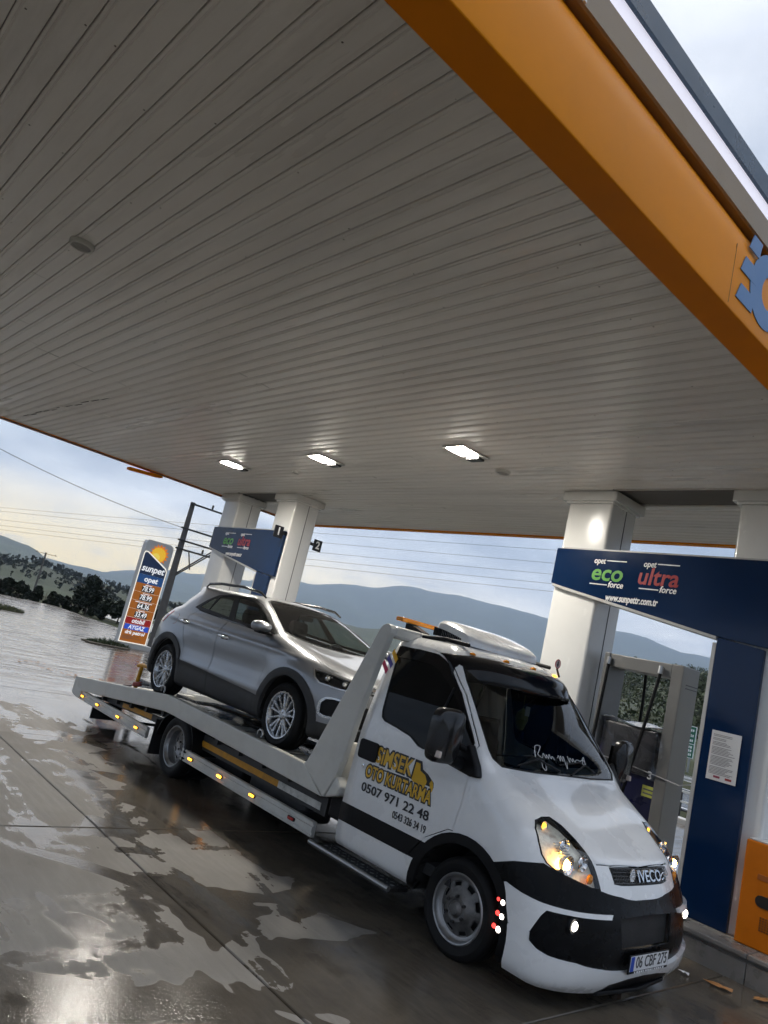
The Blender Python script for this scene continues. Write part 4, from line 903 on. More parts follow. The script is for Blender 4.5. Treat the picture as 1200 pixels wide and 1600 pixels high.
#            zs    zr    zf    W     xr     xcr   pr   xf     xcf   pf
CAB_RINGS = [(0.3, 0.3, 0.135, 0.955, -1.42, -1.36, 10, 0.88, 0.42, 3),
             (0.34, 0.34, 0.22, 0.985, -1.42, -1.36, 10, 0.93, 0.42, 3),
             (0.47, 0.47, 0.38, 1, -1.42, -1.36, 10, 0.96, 0.4, 2.9),
             (0.6, 0.6, 0.55, 1.003, -1.42, -1.36, 10, 0.945, 0.38, 2.8),
             (0.72, 0.72, 0.67, 1.003, -1.42, -1.36, 10, 0.905, 0.34, 2.7),
             (0.84, 0.84, 0.78, 1, -1.42, -1.36, 10, 0.872, 0.28, 2.5),
             (0.95, 0.95, 0.88, 0.995, -1.42, -1.36, 10, 0.82, 0.2, 2.4),
             (1.06, 1.06, 0.97, 0.99, -1.42, -1.36, 10, 0.69, 0.1, 2.4),
             (1.17, 1.17, 1.09, 0.983, -1.42, -1.36, 10, 0.48, -0.02, 2.4),
             (1.28, 1.28, 1.22, 0.972, -1.42, -1.36, 10, 0.215, -0.1, 2.7),
             (1.37, 1.37, 1.315, 0.958, -1.42, -1.36, 10, 0.055, -0.11, 3.4),
             (1.52, 1.52, 1.48, 0.93, -1.42, -1.36, 10, -0.08, -0.25, 3.6),
             (1.74, 1.74, 1.72, 0.88, -1.42, -1.36, 10, -0.27, -0.44, 3.6),
             (1.92, 1.92, 1.92, 0.832, -1.4, -1.34, 10, -0.425, -0.6, 3.4),
             (2.03, 2.03, 2.05, 0.79, -1.4, -1.34, 10, -0.53, -0.7, 3.2),
             (2.105, 2.105, 2.12, 0.73, -1.4, -1.34, 6, -0.61, -0.78, 3),
             (2.15, 2.15, 2.165, 0.62, -1.4, -1.34, 5, -0.7, -0.85, 2.6),
             (2.17, 2.17, 2.185, 0.35, -1.23, -1.14, 4, -0.79, -0.9, 2.2),
             (2.175, 2.175, 2.19, 0, -1.2, -1.12, 4, -0.85, -0.95, 2)]
#            zs    zr    zf    W     xr     xcr   pr   xf     xcf   pf
CAR_RINGS = [(0.215, 0.26, 0.22, 0.8, -2.2, -1.45, 3.5, 2.05, 1.35, 2.8),
             (0.25, 0.3, 0.26, 0.87, -2.29, -1.5, 3.4, 2.19, 1.35, 2.6),
             (0.36, 0.4, 0.38, 0.895, -2.34, -1.52, 3.3, 2.255, 1.32, 2.5),
             (0.5, 0.53, 0.5, 0.905, -2.355, -1.52, 3.2, 2.27, 1.3, 2.45),
             (0.66, 0.68, 0.63, 0.912, -2.345, -1.52, 3.2, 2.265, 1.3, 2.4),
             (0.8, 0.82, 0.74, 0.912, -2.32, -1.52, 3.2, 2.245, 1.26, 2.35),
             (0.9, 0.92, 0.825, 0.905, -2.29, -1.5, 3.2, 2.19, 1.2, 2.3),
             (0.985, 1, 0.895, 0.895, -2.24, -1.46, 3.1, 2.03, 1.05, 2.3),
             (1.045, 1.06, 0.965, 0.88, -2.195, -1.4, 3, 1.72, 0.92, 2.4),
             (1.095, 1.1, 1.035, 0.858, -2.16, -1.35, 3, 1.33, 0.82, 2.8),
             (1.14, 1.15, 1.085, 0.832, -2.13, -1.3, 3.1, 1.06, 0.72, 3.3),
             (1.2, 1.21, 1.165, 0.803, -2.01, -1.24, 2.8, 0.9, 0.6, 3.4),
             (1.32, 1.33, 1.31, 0.742, -1.9, -1.12, 3, 0.6, 0.32, 3.4),
             (1.42, 1.43, 1.425, 0.688, -1.8, -1.05, 3, 0.34, 0.1, 3.3),
             (1.485, 1.49, 1.5, 0.635, -1.78, -1.1, 3.2, 0.13, -0.1, 3),
             (1.52, 1.515, 1.538, 0.56, -1.8, -1.25, 3.6, -0.02, -0.22, 2.8),
             (1.54, 1.53, 1.555, 0.38, -1.78, -1.35, 3.4, -0.14, -0.3, 2.4),
             (1.548, 1.535, 1.562, 0, -1.7, -1.4, 3, -0.25, -0.35, 2)]

def cab_warp(x, y, z):
    k = min(1, max(0, (x-0.15)/0.25)); w = min(1, max(0, (0.62-z)/0.32)); return (x, y, z-0.13*k*k*(3-2*k)*w*min(1, (abs(y)/0.9))**2)
# ================================================================== tow truck
PAINT = M('truck_white', (0.82, 0.82, 0.81), 0.26, var=0.03, vs=2, coat=0.9, dirt=0.14, ds=3.0, dcol=(0.42, 0.40, 0.36))
BEDW = M('bed_cream', (0.62, 0.61, 0.56), 0.40, var=0.06, vs=3, coat=0.2, dirt=0.28, ds=3.5, dcol=(0.30, 0.27, 0.22), bump=0.04, bs=25)
ALU = M('aluminium', (0.60, 0.60, 0.57), 0.40, metal=0.35, var=0.08, vs=6, dirt=0.3, ds=5, dcol=(0.28, 0.26, 0.22))
DKGLASS = M('dark_glass', (0.003, 0.0035, 0.004), 0.03, var=0.0, rvar=0.0, spec=0.18)
CHROME = M('chrome', (0.78, 0.78, 0.78), 0.10, metal=1.0, var=0.05, rvar=0.03)
AMBER = M('amber_lens', (0.75, 0.26, 0.01), 0.2, var=0.05); REDL = M('red_lens', (0.40, 0.02, 0.015), 0.2)
AMB_E = EM('amber_lit', (1.0, 0.42, 0.03), 2.6, (0.8, 0.35, 0.03)); AMB_HOT = EM('amber_bright', (1.0, 0.33, 0.02), 7.0, (0.9, 0.35, 0.03))
WARM = EM('warm_bulb', (1.0, 0.50, 0.09), 60); FOGE = EM('fog_lamp_lit', (1.0, 0.93, 0.80), 9); REDE = EM('red_lit', (1.0, 0.05, 0.04), 1.3, (0.5, 0.02, 0.02)); WHE = EM('white_marker_lit', (1, 0.9, 0.82), 3.5)
TX, TY = -3.587, 5.443
truck = thing('tow_truck', 'white flatbed tow truck with black and yellow door lettering, carrying the silver car', 'tow truck', (TX, TY, 0))
B = Body(stack_grid(CAB_RINGS, 4, 6, 14, 20, cab_warp)); B.orient()
side = lambda c, n: n.y < -0.25 and c.x < 0.62
front = lambda c, n: c.x > 0.25
door_o = [(-1.19, 0.335), (-0.515, 0.335), (-0.485, 0.52), (-0.36, 0.68), (-0.16, 0.802), (-0.113, 0.806), (-0.091, 0.99), (-0.085, 1.21), (-0.09, 1.44), (-0.38, 1.775), (-0.60, 1.965), (-0.72, 2.045), (-0.9, 2.065), (-1.22, 2.072), (-1.305, 2.045), (-1.325, 1.82), (-1.30, 1.2), (-1.288, 0.83), (-1.24, 0.70), (-1.195, 0.60)]
win = [(-1.285, 2.025), (-0.82, 2.02), (-0.71, 1.985), (-0.60, 1.915), (-0.423, 1.765), (-0.135, 1.442), (-0.15, 1.385), (-0.40, 1.335), (-0.60, 1.288), (-0.66, 1.295), (-0.774, 1.345), (-0.961, 1.374), (-1.117, 1.392), (-1.16, 1.415), (-1.18, 1.462), (-1.24, 1.80)]
B.cut('door_gap', door_o, 'y', side)
B.cut('door', ring_poly(door_o, -0.007), 'y', side, ('door_gap',))
B.cut('window_gap', ring_poly(win, 0.012), 'y', side, ('door',))
B.cut('window', win, 'y', side, ('window_gap',))
B.cut('door_band', [(-1.5, 0.497), (-0.30, 0.505), (-0.30, 0.645), (-1.5, 0.645)], 'y', side, ('door',))
B.cut('sill_band', [(-1.5, 0.497), (-0.30, 0.505), (-0.30, 0.645), (-1.5, 0.645)], 'y', side, ('body',))
bump = [(0.2, 0.02), (1.2, 0.02), (1.2, 0.68), (0.899, 0.688), (0.884, 0.711), (0.84, 0.746), (0.776, 0.778), (0.69, 0.813), (0.612, 0.842), (0.45, 0.80), (0.342, 0.757), (0.2, 0.70)]
B.cut('bumper', bump, 'y', lambda c, n: c.x > 0.15)
AC_ = (0.03, 0.325)
B.cut('arch_flare', circ(AC_[0], AC_[1], 0.495, 0, 360, 40), 'y', lambda c, n: abs(n.y) > 0.2 and c.x < 0.7 and c.y < -0.5)
B.cut('wheel_opening', circ(AC_[0], AC_[1], 0.425, 0, 360, 40), 'y', lambda c, n: c.x < 0.7 and c.y < -0.5)
B.drop('wheel_opening')
w1 = [(0.43, 0.66), (0.55, 0.637), (0.674, 0.622), (0.826, 0.614), (0.905, 0.612), (0.911, 0.585), (0.80, 0.588), (0.71, 0.588), (0.69, 0.55), (0.674, 0.502), (0.651, 0.438), (0.515, 0.438), (0.49, 0.50), (0.46, 0.60)]
w2 = [(0.515, 0.432), (0.651, 0.432), (0.655, 0.385), (0.70, 0.352), (0.76, 0.332), (0.87, 0.318), (0.925, 0.285), (0.945, 0.258), (1.1, 0.25), (1.1, 0.02), (0.4, 0.02), (0.49, 0.20), (0.51, 0.35)]
B.cut('bumper_corner', w1, 'y', front, ('bumper',)); B.cut('bumper_lip', w2, 'y', front, ('bumper',))
lowg = [(-0.36, 0.592), (0.0, 0.60), (0.0, 0.392), (-0.33, 0.400)]
B.cut('splitter_lip', [(-0.62, -0.05), (-0.47, 0.150), (-0.40, 0.200), (-0.2, 0.222), (0.0, 0.228), (0.0, -0.05)], 'x', lambda c, n: c.x > 0.6, ('bumper_lip',))
B.cut('lower_grille', lowg, 'x', lambda c, n: c.x > 0.7, ('bumper',))
hl = [(-0.815, 1.060), (-0.742, 1.082), (-0.665, 1.088), (-0.61, 1.055), (-0.578, 1.0), (-0.562, 0.945), (-0.545, 0.865), (-0.532, 0.752), (-0.60, 0.757), (-0.693, 0.780), (-0.79, 0.806), (-0.83, 0.820), (-0.870, 0.850), (-0.880, 0.89), (-0.872, 0.955), (-0.85, 1.02)]
B.cut('headlight_gap', ring_poly(hl, 0.008), 'x', lambda c, n: c.x > 0.33 and c.y < -0.3, ('body', 'bumper', 'headlight_gap'))
B.cut('headlight', hl, 'x', lambda c, n: c.x > 0.33 and c.y < -0.3, ('headlight_gap',))
hood = [(0.075, 0.0), (0.072, -0.4), (0.085, -0.775), (0.248, -0.727), (0.425, -0.668), (0.452, -0.650), (0.549, -0.578), (0.695, -0.550), (0.775, -0.512), (0.800, -0.374), (0.822, 0.0), (0.822, 0.02), (0.075, 0.02)]
B.cut('hood_gap', hood, 'z', lambda c, n: c.x > 0.05 and n.z > 0.1 and c.z > 0.85, ('body',))
hood2 = ring_poly(hood, -0.006); hood2 = [(x, max(y, y) if y < 0 else 0.02) for x, y in hood2]
B.cut('hood', hood2, 'z', lambda c, n: c.x > 0.05 and n.z > 0.1 and c.z > 0.85, ('hood_gap',))
gr = [(-0.395, 0.880), (-0.3, 0.884), (0.0, 0.886), (0.0, 0.775), (-0.3, 0.776), (-0.375, 0.784)]
B.cut('grille', gr, 'x', lambda c, n: c.x > 0.7, ('body',))
ws = [(0.0, 2.03), (-0.70, 2.02), (-0.755, 1.99), (-0.79, 1.87), (-0.850, 1.42), (-0.845, 1.375), (-0.79, 1.335), (-0.4, 1.322), (0.0, 1.322)]
B.cut('windscreen_gap', ring_poly(ws, 0.010), 'x', lambda c, n: -0.68 < c.x < 0.15 and n.x > 0.25 and c.z > 1.28, ('body', 'hood_gap'))
B.cut('windscreen', ws, 'x', lambda c, n: -0.68 < c.x < 0.15 and n.x > 0.25, ('windscreen_gap',))
for nm in ('door_gap', 'hood_gap'): B.drop(nm)
VP_ = dict(local=True)
cabb = link('cab_body', B.part('body', 'join', 0, 0.012), PAINT, truck)
for mir in ('none', 'flip'):
    d = link('door', B.part('door', mir, 0, 0.012), PAINT, truck)
    sgn = -1 if mir == 'none' else 1
    link('window', B.part('window', mir, -0.004), DKGLASS, d); link('window_seal', B.part('window_gap', mir, 0.002, 0.01), BLACKP, d)
    link('door_band', B.part('door_band', mir, 0.006, 0.008), BLACKP, d)
    link('sill_band', B.part('sill_band', mir, 0.004, 0.008), BLACKP, truck)
    link('arch_flare', B.part('arch_flare', mir, 0.012, 0.07), BLACKP, truck)
    link('bumper_corner', B.part('bumper_corner', mir, 0.030, 0.034), PAINT, truck)
    h = link('headlight', B.part('headlight', mir, 0.004, 0.0), GLASS('lamp_lens', (0.97, 0.97, 0.97), 0.95, 0.02), truck)
    link('lamp_rim', B.part('headlight_gap', mir, 0.002, 0.02), BLACKP, h)
    link('reflector', B.part('headlight', mir, -0.042), M('lamp_bowl', (0.85, 0.80, 0.68), 0.38, metal=0.25, var=0.25, vs=25), h)
    # inside the lamp: bezels, main bulb, amber indicator on top
    for (x, y, z, r_, mm, nm) in ((0.690, -0.760, 0.862, 0.050, WARM, 'main_bulb'), (0.440, -0.742, 1.040, 0.026, AMB_E, 'indicator_bulb')):
        q = MB(); q.lathe([(0.001, 0.035), (r_*0.5, 0.028), (r_*0.62, 0.0)], (x, y*(-sgn), z), 'x', 16); q.build(nm, mm, h, smooth=60, local=True)
        q = MB(); q.lathe([(r_*0.65, 0.0), (r_*1.25, 0.035), (r_*1.32, 0.035), (r_*0.8, -0.02)], (x-0.005, y*(-sgn), z), 'x', 20); q.build('bezel', CHROME, h, smooth=40, local=True)
    for (x, y, z) in ((0.625, -0.70, 0.955), (0.735, -0.62, 0.88)):
        q = MB(); q.lathe([(0.001, 0.02), (0.03, 0.012), (0.038, 0.0), (0.05, 0.028), (0.054, 0.02)], (x-0.02, y*(-sgn), z), 'x', 18); q.build('bezel', CHROME, h, smooth=40, local=True)
    q = MB()
    for k in range(7): q.box(0.60+0.012*k, 0.604+0.012*k, min(sgn*0.80, sgn*0.66), max(sgn*0.80, sgn*0.66), 0.968-0.014*k, 0.972-0.014*k)
    q.build('reflector_rib', CHROME, h, local=True)
    q = MB(); q.lathe([(0.001, 0.02), (0.03, 0.012), (0.034, 0.0)], (0.79, sgn*0.60, 0.80), 'x', 14); q.build('amber_reflector', AMBER, h, local=True, smooth=50)
    # fog lamp in the bumper recess
    q = MB(); q.lathe([(0.001, 0.012), (0.024, 0.008), (0.031, 0.0)], (0.848, sgn*0.775, 0.533), 'x', 18); q.build('fog_lamp', FOGE if sgn < 0 else FOGE, truck, local=True, smooth=50)
    q = MB(); q.lathe([(0.032, 0.0), (0.048, 0.010), (0.060, 0.0), (0.06, -0.02)], (0.836, sgn*0.775, 0.533), 'x', 18); q.build('fog_bezel', BLACKP, truck, local=True, smooth=40)
link('bumper', B.part('bumper', 'join', 0.004, 0.012), M('bumper_black', (0.004, 0.004, 0.0045), 0.28, var=0.15, vs=6, spec=0.13), truck)
link('bumper_lip', B.part('bumper_lip', 'join', 0.034, 0.036), PAINT, truck)
link('lower_grille', B.part('lower_grille', 'join', -0.03), M('mesh_black', (0.008, 0.008, 0.008), 0.5, bump=0.8, bs=260), truck)
link('hood', B.part('hood', 'join', 0.0, 0.012), PAINT, truck)
link('splitter_lip', B.part('splitter_lip', 'join', 0.026, 0.03), BLACKP, truck)
gl = link('grille', B.part('grille', 'join', -0.012), M('mesh_black', (0.008, 0.008, 0.008), 0.5), truck)
wsc = link('windscreen', B.part('windscreen', 'join', -0.003), GLASS('truck_windscreen', (0.55, 0.60, 0.58), 0.62, 0.015), truck)
link('windscreen_seal', B.part('windscreen_gap', 'join', 0.002, 0.008), BLACKP, wsc)
# honeycomb wire of the grille
q = MB()
def nose_x(y, z): return 0.872-0.62*max(0, z-0.78)**1.15-0.25*abs(y)**2.6-0.004
for k in range(27):
    y0 = -0.38+k*0.0292
    q.tube([(nose_x(y0, 0.785)+0.002, y0, 0.785), (nose_x(y0+0.05, 0.83)+0.002, y0+0.05, 0.83), (nose_x(y0+0.02, 0.878)+0.002, y0+0.02, 0.878)], 0.0035, 4)
for k in range(5):
    z0 = 0.79+k*0.021; q.tube([(nose_x(y/10*0.38, z0)+0.003, y/10*0.38, z0) for y in range(-10, 11)], 0.0032, 4)
o = q.build('mesh_wire', M('gloss_black', (0.02, 0.02, 0.02), 0.25), gl, local=True); o['kind'] = 'stuff'
# raised chrome letters and emblem on the grille
me_t = text('lettering', 'IVECO', 0.098, (0, 0, 0), (0, 1, 0), (0, 0, 1), CHROME, gl, local=True, bold=0.016, extrude=0.008, fit=0.34)
for v in me_t.data.vertices: v.co.y += 0.085; v.co.z += 0.832; v.co.x += nose_x(v.co.y, v.co.z)+0.012
q = MB(); pts = [(-0.155+0.035*math.cos(k*0.3927)*(1 if k not in (4, 12) else 1), 0.835+0.05*math.sin(k*0.3927)) for k in range(16)]
q.prism(pts, 'x', nose_x(-0.15, 0.83)+0.002, nose_x(-0.15, 0.83)+0.014)
for k in range(3): q.box(nose_x(-0.15, .83)+0.014, nose_x(-0.15, .83)+0.018, -0.178+0.006*k, -0.132-0.006*k, 0.80+0.028*k, 0.808+0.028*k)
q.build('emblem', CHROME, gl, local=True, bevel=0.003)
q = MB(); q.lathe([(0.018, 0), (0.026, 0.004), (0.03, 0.0)], (nose_x(0.30, 0.825)+0.012, 0.30, 0.825), 'x', 14); q.box(nose_x(0.3, .825)+0.010, nose_x(0.3, .825)+0.016, 0.32, 0.37, 0.828, 0.836); q.build('small_badge', CHROME, gl, local=True)
# licence plate on its holder
pl = MB(); pl.box(0.962, 0.972, -0.275, 0.275, 0.258, 0.378); pl = pl.build('plate_holder', BLACKP, truck, local=True, bevel=0.004); pl.location.x = 0.022
q = MB(); q.box(0.9725, 0.976, -0.262, 0.262, 0.276, 0.372); q.build('plate', M('plate_white', (0.70, 0.70, 0.70), 0.35, var=0.03), pl, local=True, bevel=0.002)
q = MB(); q.box(0.9762, 0.9772, -0.260, -0.215, 0.278, 0.370); q.build('plate_band', M('plate_blue', (0.01, 0.06, 0.40), 0.4), pl, local=True)
text('lettering', '06 CBF 275', 0.105, (0.9765, 0.025, 0.326), (0, 1, 0), (0, 0, 1), TXT_BLACK, pl, local=True, bold=0.010, extrude=0.001, fit=0.43)
q = MB()
for k in range(14): q.box(0.9722, 0.9732, -0.19+k*0.030, -0.19+k*0.030+(0.022 if k % 4 else 0.014), 0.261, 0.271)
o = q.build('holder_print', TXT_WHITE, pl, local=True); o['kind'] = 'stuff'
q = MB(); q.prism([(0.74, -0.70), (0.90, -0.45), (0.945, 0.0), (0.90, 0.45), (0.74, 0.70), (0.70, 0.6), (0.70, -0.6)], 'z', 0.10, 0.128); q.build('splitter', BLACKP, truck, local=True, bevel=0.008)
# three-lamp marker strips behind the front wheel arches
for sg in (-1, 1):
    for k in range(3):
        z = 0.36+k*0.085
        q = MB(); q.lathe([(0.001, -0.012), (0.016, -0.008), (0.02, 0.0)], (0.452-0.010*abs(k-1), sg*1.008 if sg > 0 else -1.008, z), 'y', 12); q.v = [(x, y if sg < 0 else 2*1.008-y, zz) for x, y, zz in q.v]; q.build('marker_lamp', WHE, truck, local=True, smooth=50)
        q = MB(); q.lathe([(0.001, -0.010), (0.014, -0.006), (0.017, 0.0)], (0.412-0.010*abs(k-1), -1.008, z+0.008), 'y', 12); q.v = [(x, y if sg < 0 else -y, zz) for x, y, zz in q.v]; q.build('marker_lamp', REDE, truck, local=True, smooth=50)
# wipers, handwriting on the windscreen
BVW = None
def ws_x(y, z): 
    # windscreen plane from the ring table
    k = (z-1.315)/(2.05-1.315); return 0.062-0.592*k-0.16*(abs(y)/0.88)**3.4
for y0, y1, z1 in ((-0.62, -0.02, 1.375), (0.10, 0.62, 1.37)):
    q = MB(); q.tube([(ws_x(y0, 1.34)+0.03, y0, 1.33), (ws_x((y0+y1)/2, 1.40)+0.035, (y0+y1)/2, 1.415), (ws_x(y1, z1)+0.03, y1, z1-0.03)], 0.009, 6); w_ = q.build('wiper', BLACKP, truck, local=True, smooth=50)
    q = MB(); q.tube([(ws_x(y0-0.1, 1.42)+0.018, y0-0.08, 1.385), (ws_x((y0+y1)/2, 1.43)+0.018, (y0+y1)/2-0.02, 1.425), (ws_x(y1, 1.40)+0.018, y1+0.02, 1.345)], 0.007, 6); q.build('wiper_blade', BLACKP, w_, local=True, smooth=50)
def stroke(pts, n=8):
    out = []
    for i in range(len(pts)-1):
        p0, p1, p2, p3 = [Vector(pts[max(0, min(len(pts)-1, i+k))]) for k in (-1, 0, 1, 2)]
        for j in range(n):
            t = j/n; out.append(0.5*((2*p1)+(p2-p0)*t+(2*p0-5*p1+4*p2-p3)*t*t+(3*p1-p0-3*p2+p3)*t**3))
    out.append(Vector(pts[-1])); return out
strokes = [[(0.02, 0.02), (-0.01, -0.06), (0.06, 0.07), (0.16, 0.08), (0.10, 0.02), (0.06, -0.02), (0.12, -0.05), (0.17, 0.0), (0.19, -0.05), (0.22, -0.01), (0.24, -0.05), (0.28, 0.0), (0.29, -0.05), (0.33, -0.02), (0.35, -0.06)],
           [(0.08, -0.09), (0.06, -0.16), (0.10, -0.19), (0.13, -0.13), (0.11, -0.08)],
           [(0.43, -0.03), (0.47, 0.0), (0.47, -0.06), (0.51, 0.0), (0.52, -0.06), (0.56, 0.0), (0.56, -0.06), (0.55, -0.14), (0.60, -0.06)],
           [(0.66, 0.01), (0.66, -0.06), (0.70, -0.01), (0.73, -0.05), (0.76, -0.01), (0.78, -0.05), (0.84, -0.02), (0.92, -0.03), (1.0, -0.01), (1.02, -0.06), (0.95, -0.06), (1.04, 0.02), (1.02, -0.09), (1.10, -0.12)]]
q = MB()
for s_ in strokes:
    pp = []
    for p in stroke(s_): y = -0.30+p[0]*0.72; z = 1.455+p[1]*0.60; pp.append((ws_x(y, z)+0.012, y, z))
    q.tube(pp, 0.0028, 5)
o = q.build('handwriting', TXT_WHITE, wsc, local=True); 
# sun visor over the windscreen
q = MB()
def vis(u, v):
    y = -0.86+1.72*u; s_ = abs(2*u-1)
    x0 = -0.545-0.20*s_**3.2; x1 = -0.315-0.24*s_**3.0
    return (x0+(x1-x0)*v+0.05*math.sin(v*math.pi)*(1-s_**4), y*(1-0.02*v), 2.105-0.055*s_**3-(0.215-0.02*s_)*v**1.15+0.03*math.sin(v*math.pi))
q.grid(vis, 36, 8); o = q.build('sun_visor', M('visor_black', (0.006, 0.006, 0.007), 0.10, var=0.0, spec=0.3), truck, local=True, smooth=60); sm_ = o.modifiers.new('s', 'SOLIDIFY'); sm_.thickness = 0.008
for y in (-0.60, -0.20, 0.20, 0.62):
    q = MB(); q.lathe([(0.001, 0.022), (0.022, 0.016), (0.03, 0.0)], (-0.57-0.12*(abs(y)/0.8)**3, y, 2.105-0.03*(abs(y)/0.8)**3), 'z', 12); q.build('roof_marker', AMBER if abs(y) > 0.3 and y < 0 else (AMB_E if y > 0.3 else AMBER), truck, local=True, smooth=50)
# round no-smoking tag on a stalk at the far side of the visor
q = MB(); annulus(q, ell(0.60, 2.215, 0.045, 0.045, 20), ell(0.60, 2.215, 0.036, 0.036, 20), -0.60, -0.596); o = q.build('warning_tag', M('tag_red', (0.35, 0.02, 0.03), 0.4), truck, local=True)
q = MB(); q.prism(ell(0.60, 2.215, 0.0359, 0.0359, 20), 'x', -0.601, -0.5975); q.build('tag_face', M('tag_pink', (0.60, 0.45, 0.45), 0.5), o, local=True)
q = MB(); q.box(-0.5974, -0.5960, 0.592, 0.608, 2.19, 2.24); q.box(-0.5974, -0.5960, 0.582, 0.618, 2.205, 2.212); q.build('tag_symbol', TXT_BLACK, o, local=True)
q = MB(); q.tube([(-0.60, 0.60, 2.17), (-0.60, 0.66, 2.10)], 0.01, 6); q.build('tag_stalk', BLACKP, o, local=True)
# roof-top cooling unit
q = MB()
def acu(u, v):
    a = 2*math.pi*u; c, s_ = math.cos(a), math.sin(a); e_ = 0.36
    px = math.copysign(abs(c)**e_, c); py = math.copysign(abs(s_)**e_, s_); f = (1.0, 1.0, 0.97, 0.90, 0.72, 0.4, 0.0)[min(6, int(round(v*6)))]; h = (0.0, 0.45, 0.78, 0.93, 1.0, 1.03, 1.04)[min(6, int(round(v*6)))]
    x = -0.985+0.275*px*f; y = 0.52*py*f; top = 0.195-0.135*max(0, (x+1.26)/0.55)**2.2
    return (x, y, 2.172+max(0.03, top)*h-0.04*max(0, (x+0.9)))
q.grid(acu, 56, 6); ac = q.build('roof_cooler', PAINT, truck, local=True, smooth=35)
for k in range(16):
    q = MB(); x = -1.20+k*0.022; q.box(x, x+0.011, -0.529, -0.515, 2.20, 2.275-0.10*max(0, (x+1.22)/0.5)**1.5); q.build('cooler_slot', BLACKP, ac, local=True)
for y in (-0.60, 0.60):
    q = MB(); q.tube([(-1.30, y, 2.155), (-0.95, y, 2.18), (-0.68, y, 2.165)], 0.018, 8); q.build('roof_rail', BLACKP, truck, local=True, smooth=50)
# beacon bar behind the cooler
q = MB(); q.box(-1.66, -1.56, -0.60, 0.60, 2.265, 2.305); bb = q.build('beacon_bar', AMBER, truck, local=True, bevel=0.012)
for y in (-0.42, 0.42):
    q = MB(); q.prism([(-1.64, 2.20), (-1.40, 2.19), (-1.40, 2.205), (-1.585, 2.262), (-1.64, 2.262)], 'y', y-0.05, y+0.05); q.build('beacon_bracket', BLACKP, bb, local=True)
# door furniture (near door): handle, wind deflector, divider, mirror, lettering
doors = [o for o in truck.children if o.name.startswith('door') and not o.name.startswith('door_band')]
for d, sg in zip(doors, (-1, 1)):
    q = MB(); q.prism(rpoly(-1.31, -1.075, 1.035, 1.195, 0.03, 3), 'y', sg*0.985, sg*1.006); q.build('door_handle', BLACKP, d, local=True, bevel=0.006)
    q = MB(); q.lathe([(0.012, 0), (0.016, -0.006), (0.001, -0.008)], (-1.205, -0.997, 0.985), 'y', 12); q.v = [(x, y*(1 if sg < 0 else -1), z) for x, y, z in q.v]; q.build('lock', CHROME, d, local=True)
    q = MB()
    def defl(u, v):
        tb = [(-1.30, 2.03), (-1.05, 2.04), (-0.84, 2.035), (-0.72, 2.0), (-0.61, 1.93), (-0.43, 1.775), (-0.30, 1.63)]
        f = u*(len(tb)-1); i = min(int(f), len(tb)-2); k = f-i; x = tb[i][0]*(1-k)+tb[i+1][0]*k; z = tb[i][1]*(1-k)+tb[i+1][1]*k
        wd = 0.10 if u < 0.6 else 0.10*(1-(u-0.6)/0.5)
        return (x-0.3*wd*v*max(0, u-0.45), sg*((0.79+(2.03-z)*0.245)+0.012+0.03*v), z-wd*v)
    q.grid(defl, 24, 4); q.build('wind_deflector', M('visor_black', (0.008, 0.008, 0.009), 0.10), d, local=True, smooth=60)
    q = MB(); q.tube([(-0.50, sg*0.868, 1.80), (-0.545, sg*0.935, 1.50), (-0.55, sg*0.958, 1.33)], 0.011, 6); q.build('window_divider', BLACKP, d, local=True)
    # mirror: corner foot, arm, housing with two glasses, indicator
    q = MB(); q.prism([(-0.30, 1.245), (-0.05, 1.215), (0.03, 1.225), (0.0, 1.30), (-0.10, 1.44), (-0.16, 1.40)], 'y', sg*0.955, sg*1.03); mr_ = q.build('mirror', BLACKP, d, local=True, bevel=0.015)
    q = MB()
    def hs(u, v):
        a = 2*math.pi*u; c, s_ = math.cos(a), math.sin(a); p = 0.5; w = [0.0, 0.80, 0.97, 1.0, 0.98, 0.85, 0.0][int(round(v*6))]; t_ = [-1, -0.98, -0.7, 0, 0.6, 0.95, 1][int(round(v*6))]
        yy = math.copysign(abs(c)**p, c)*0.140*w; zz = math.copysign(abs(s_)**p, s_)*0.20*w
        return (-0.165+0.055*t_+0.05*zz+(0.02 if c > 0 else 0), sg*(1.245-yy), 1.465+zz)
    q.grid(hs, 28, 6); q.build('mirror_housing', M('mirror_black', (0.012, 0.012, 0.013), 0.22, var=0.1), mr_, local=True, smooth=50)
    q = MB(); q.tube([(-0.15, sg*1.0, 1.28), (-0.16, sg*1.10, 1.30), (-0.165, sg*1.18, 1.34)], [0.05, 0.042, 0.045], 10); q.tube([(-0.12, sg*0.98, 1.38), (-0.16, sg*1.12, 1.42)], 0.025, 8); q.build('mirror_arm', BLACKP, mr_, local=True, smooth=50)
    q = MB(); q.obox((-0.215, sg*1.225, 1.50), (0.006, 0.20, 0.20), Matrix.Rotation(0.05, 3, 'Y')); q.build('mirror_glass', M('mirror_glass', (0.75, 0.77, 0.8), 0.03, metal=1.0, var=0, rvar=0), mr_, local=True)
    q = MB(); q.obox((-0.13, sg*1.335, 1.335), (0.10, 0.03, 0.05), Matrix.Identity(3)); q.build('mirror_indicator', M('clear_lens', (0.65, 0.55, 0.48), 0.15), mr_, local=True, bevel=0.01)
nd = doors[0]
YEL = M('vinyl_yellow', (0.72, 0.42, 0.02), 0.4, var=0.05)
def dy(z): return -(1.003-0.0 if z < 0.75 else 1.003-0.10*max(0, z-0.75)**1.6)-0.0045
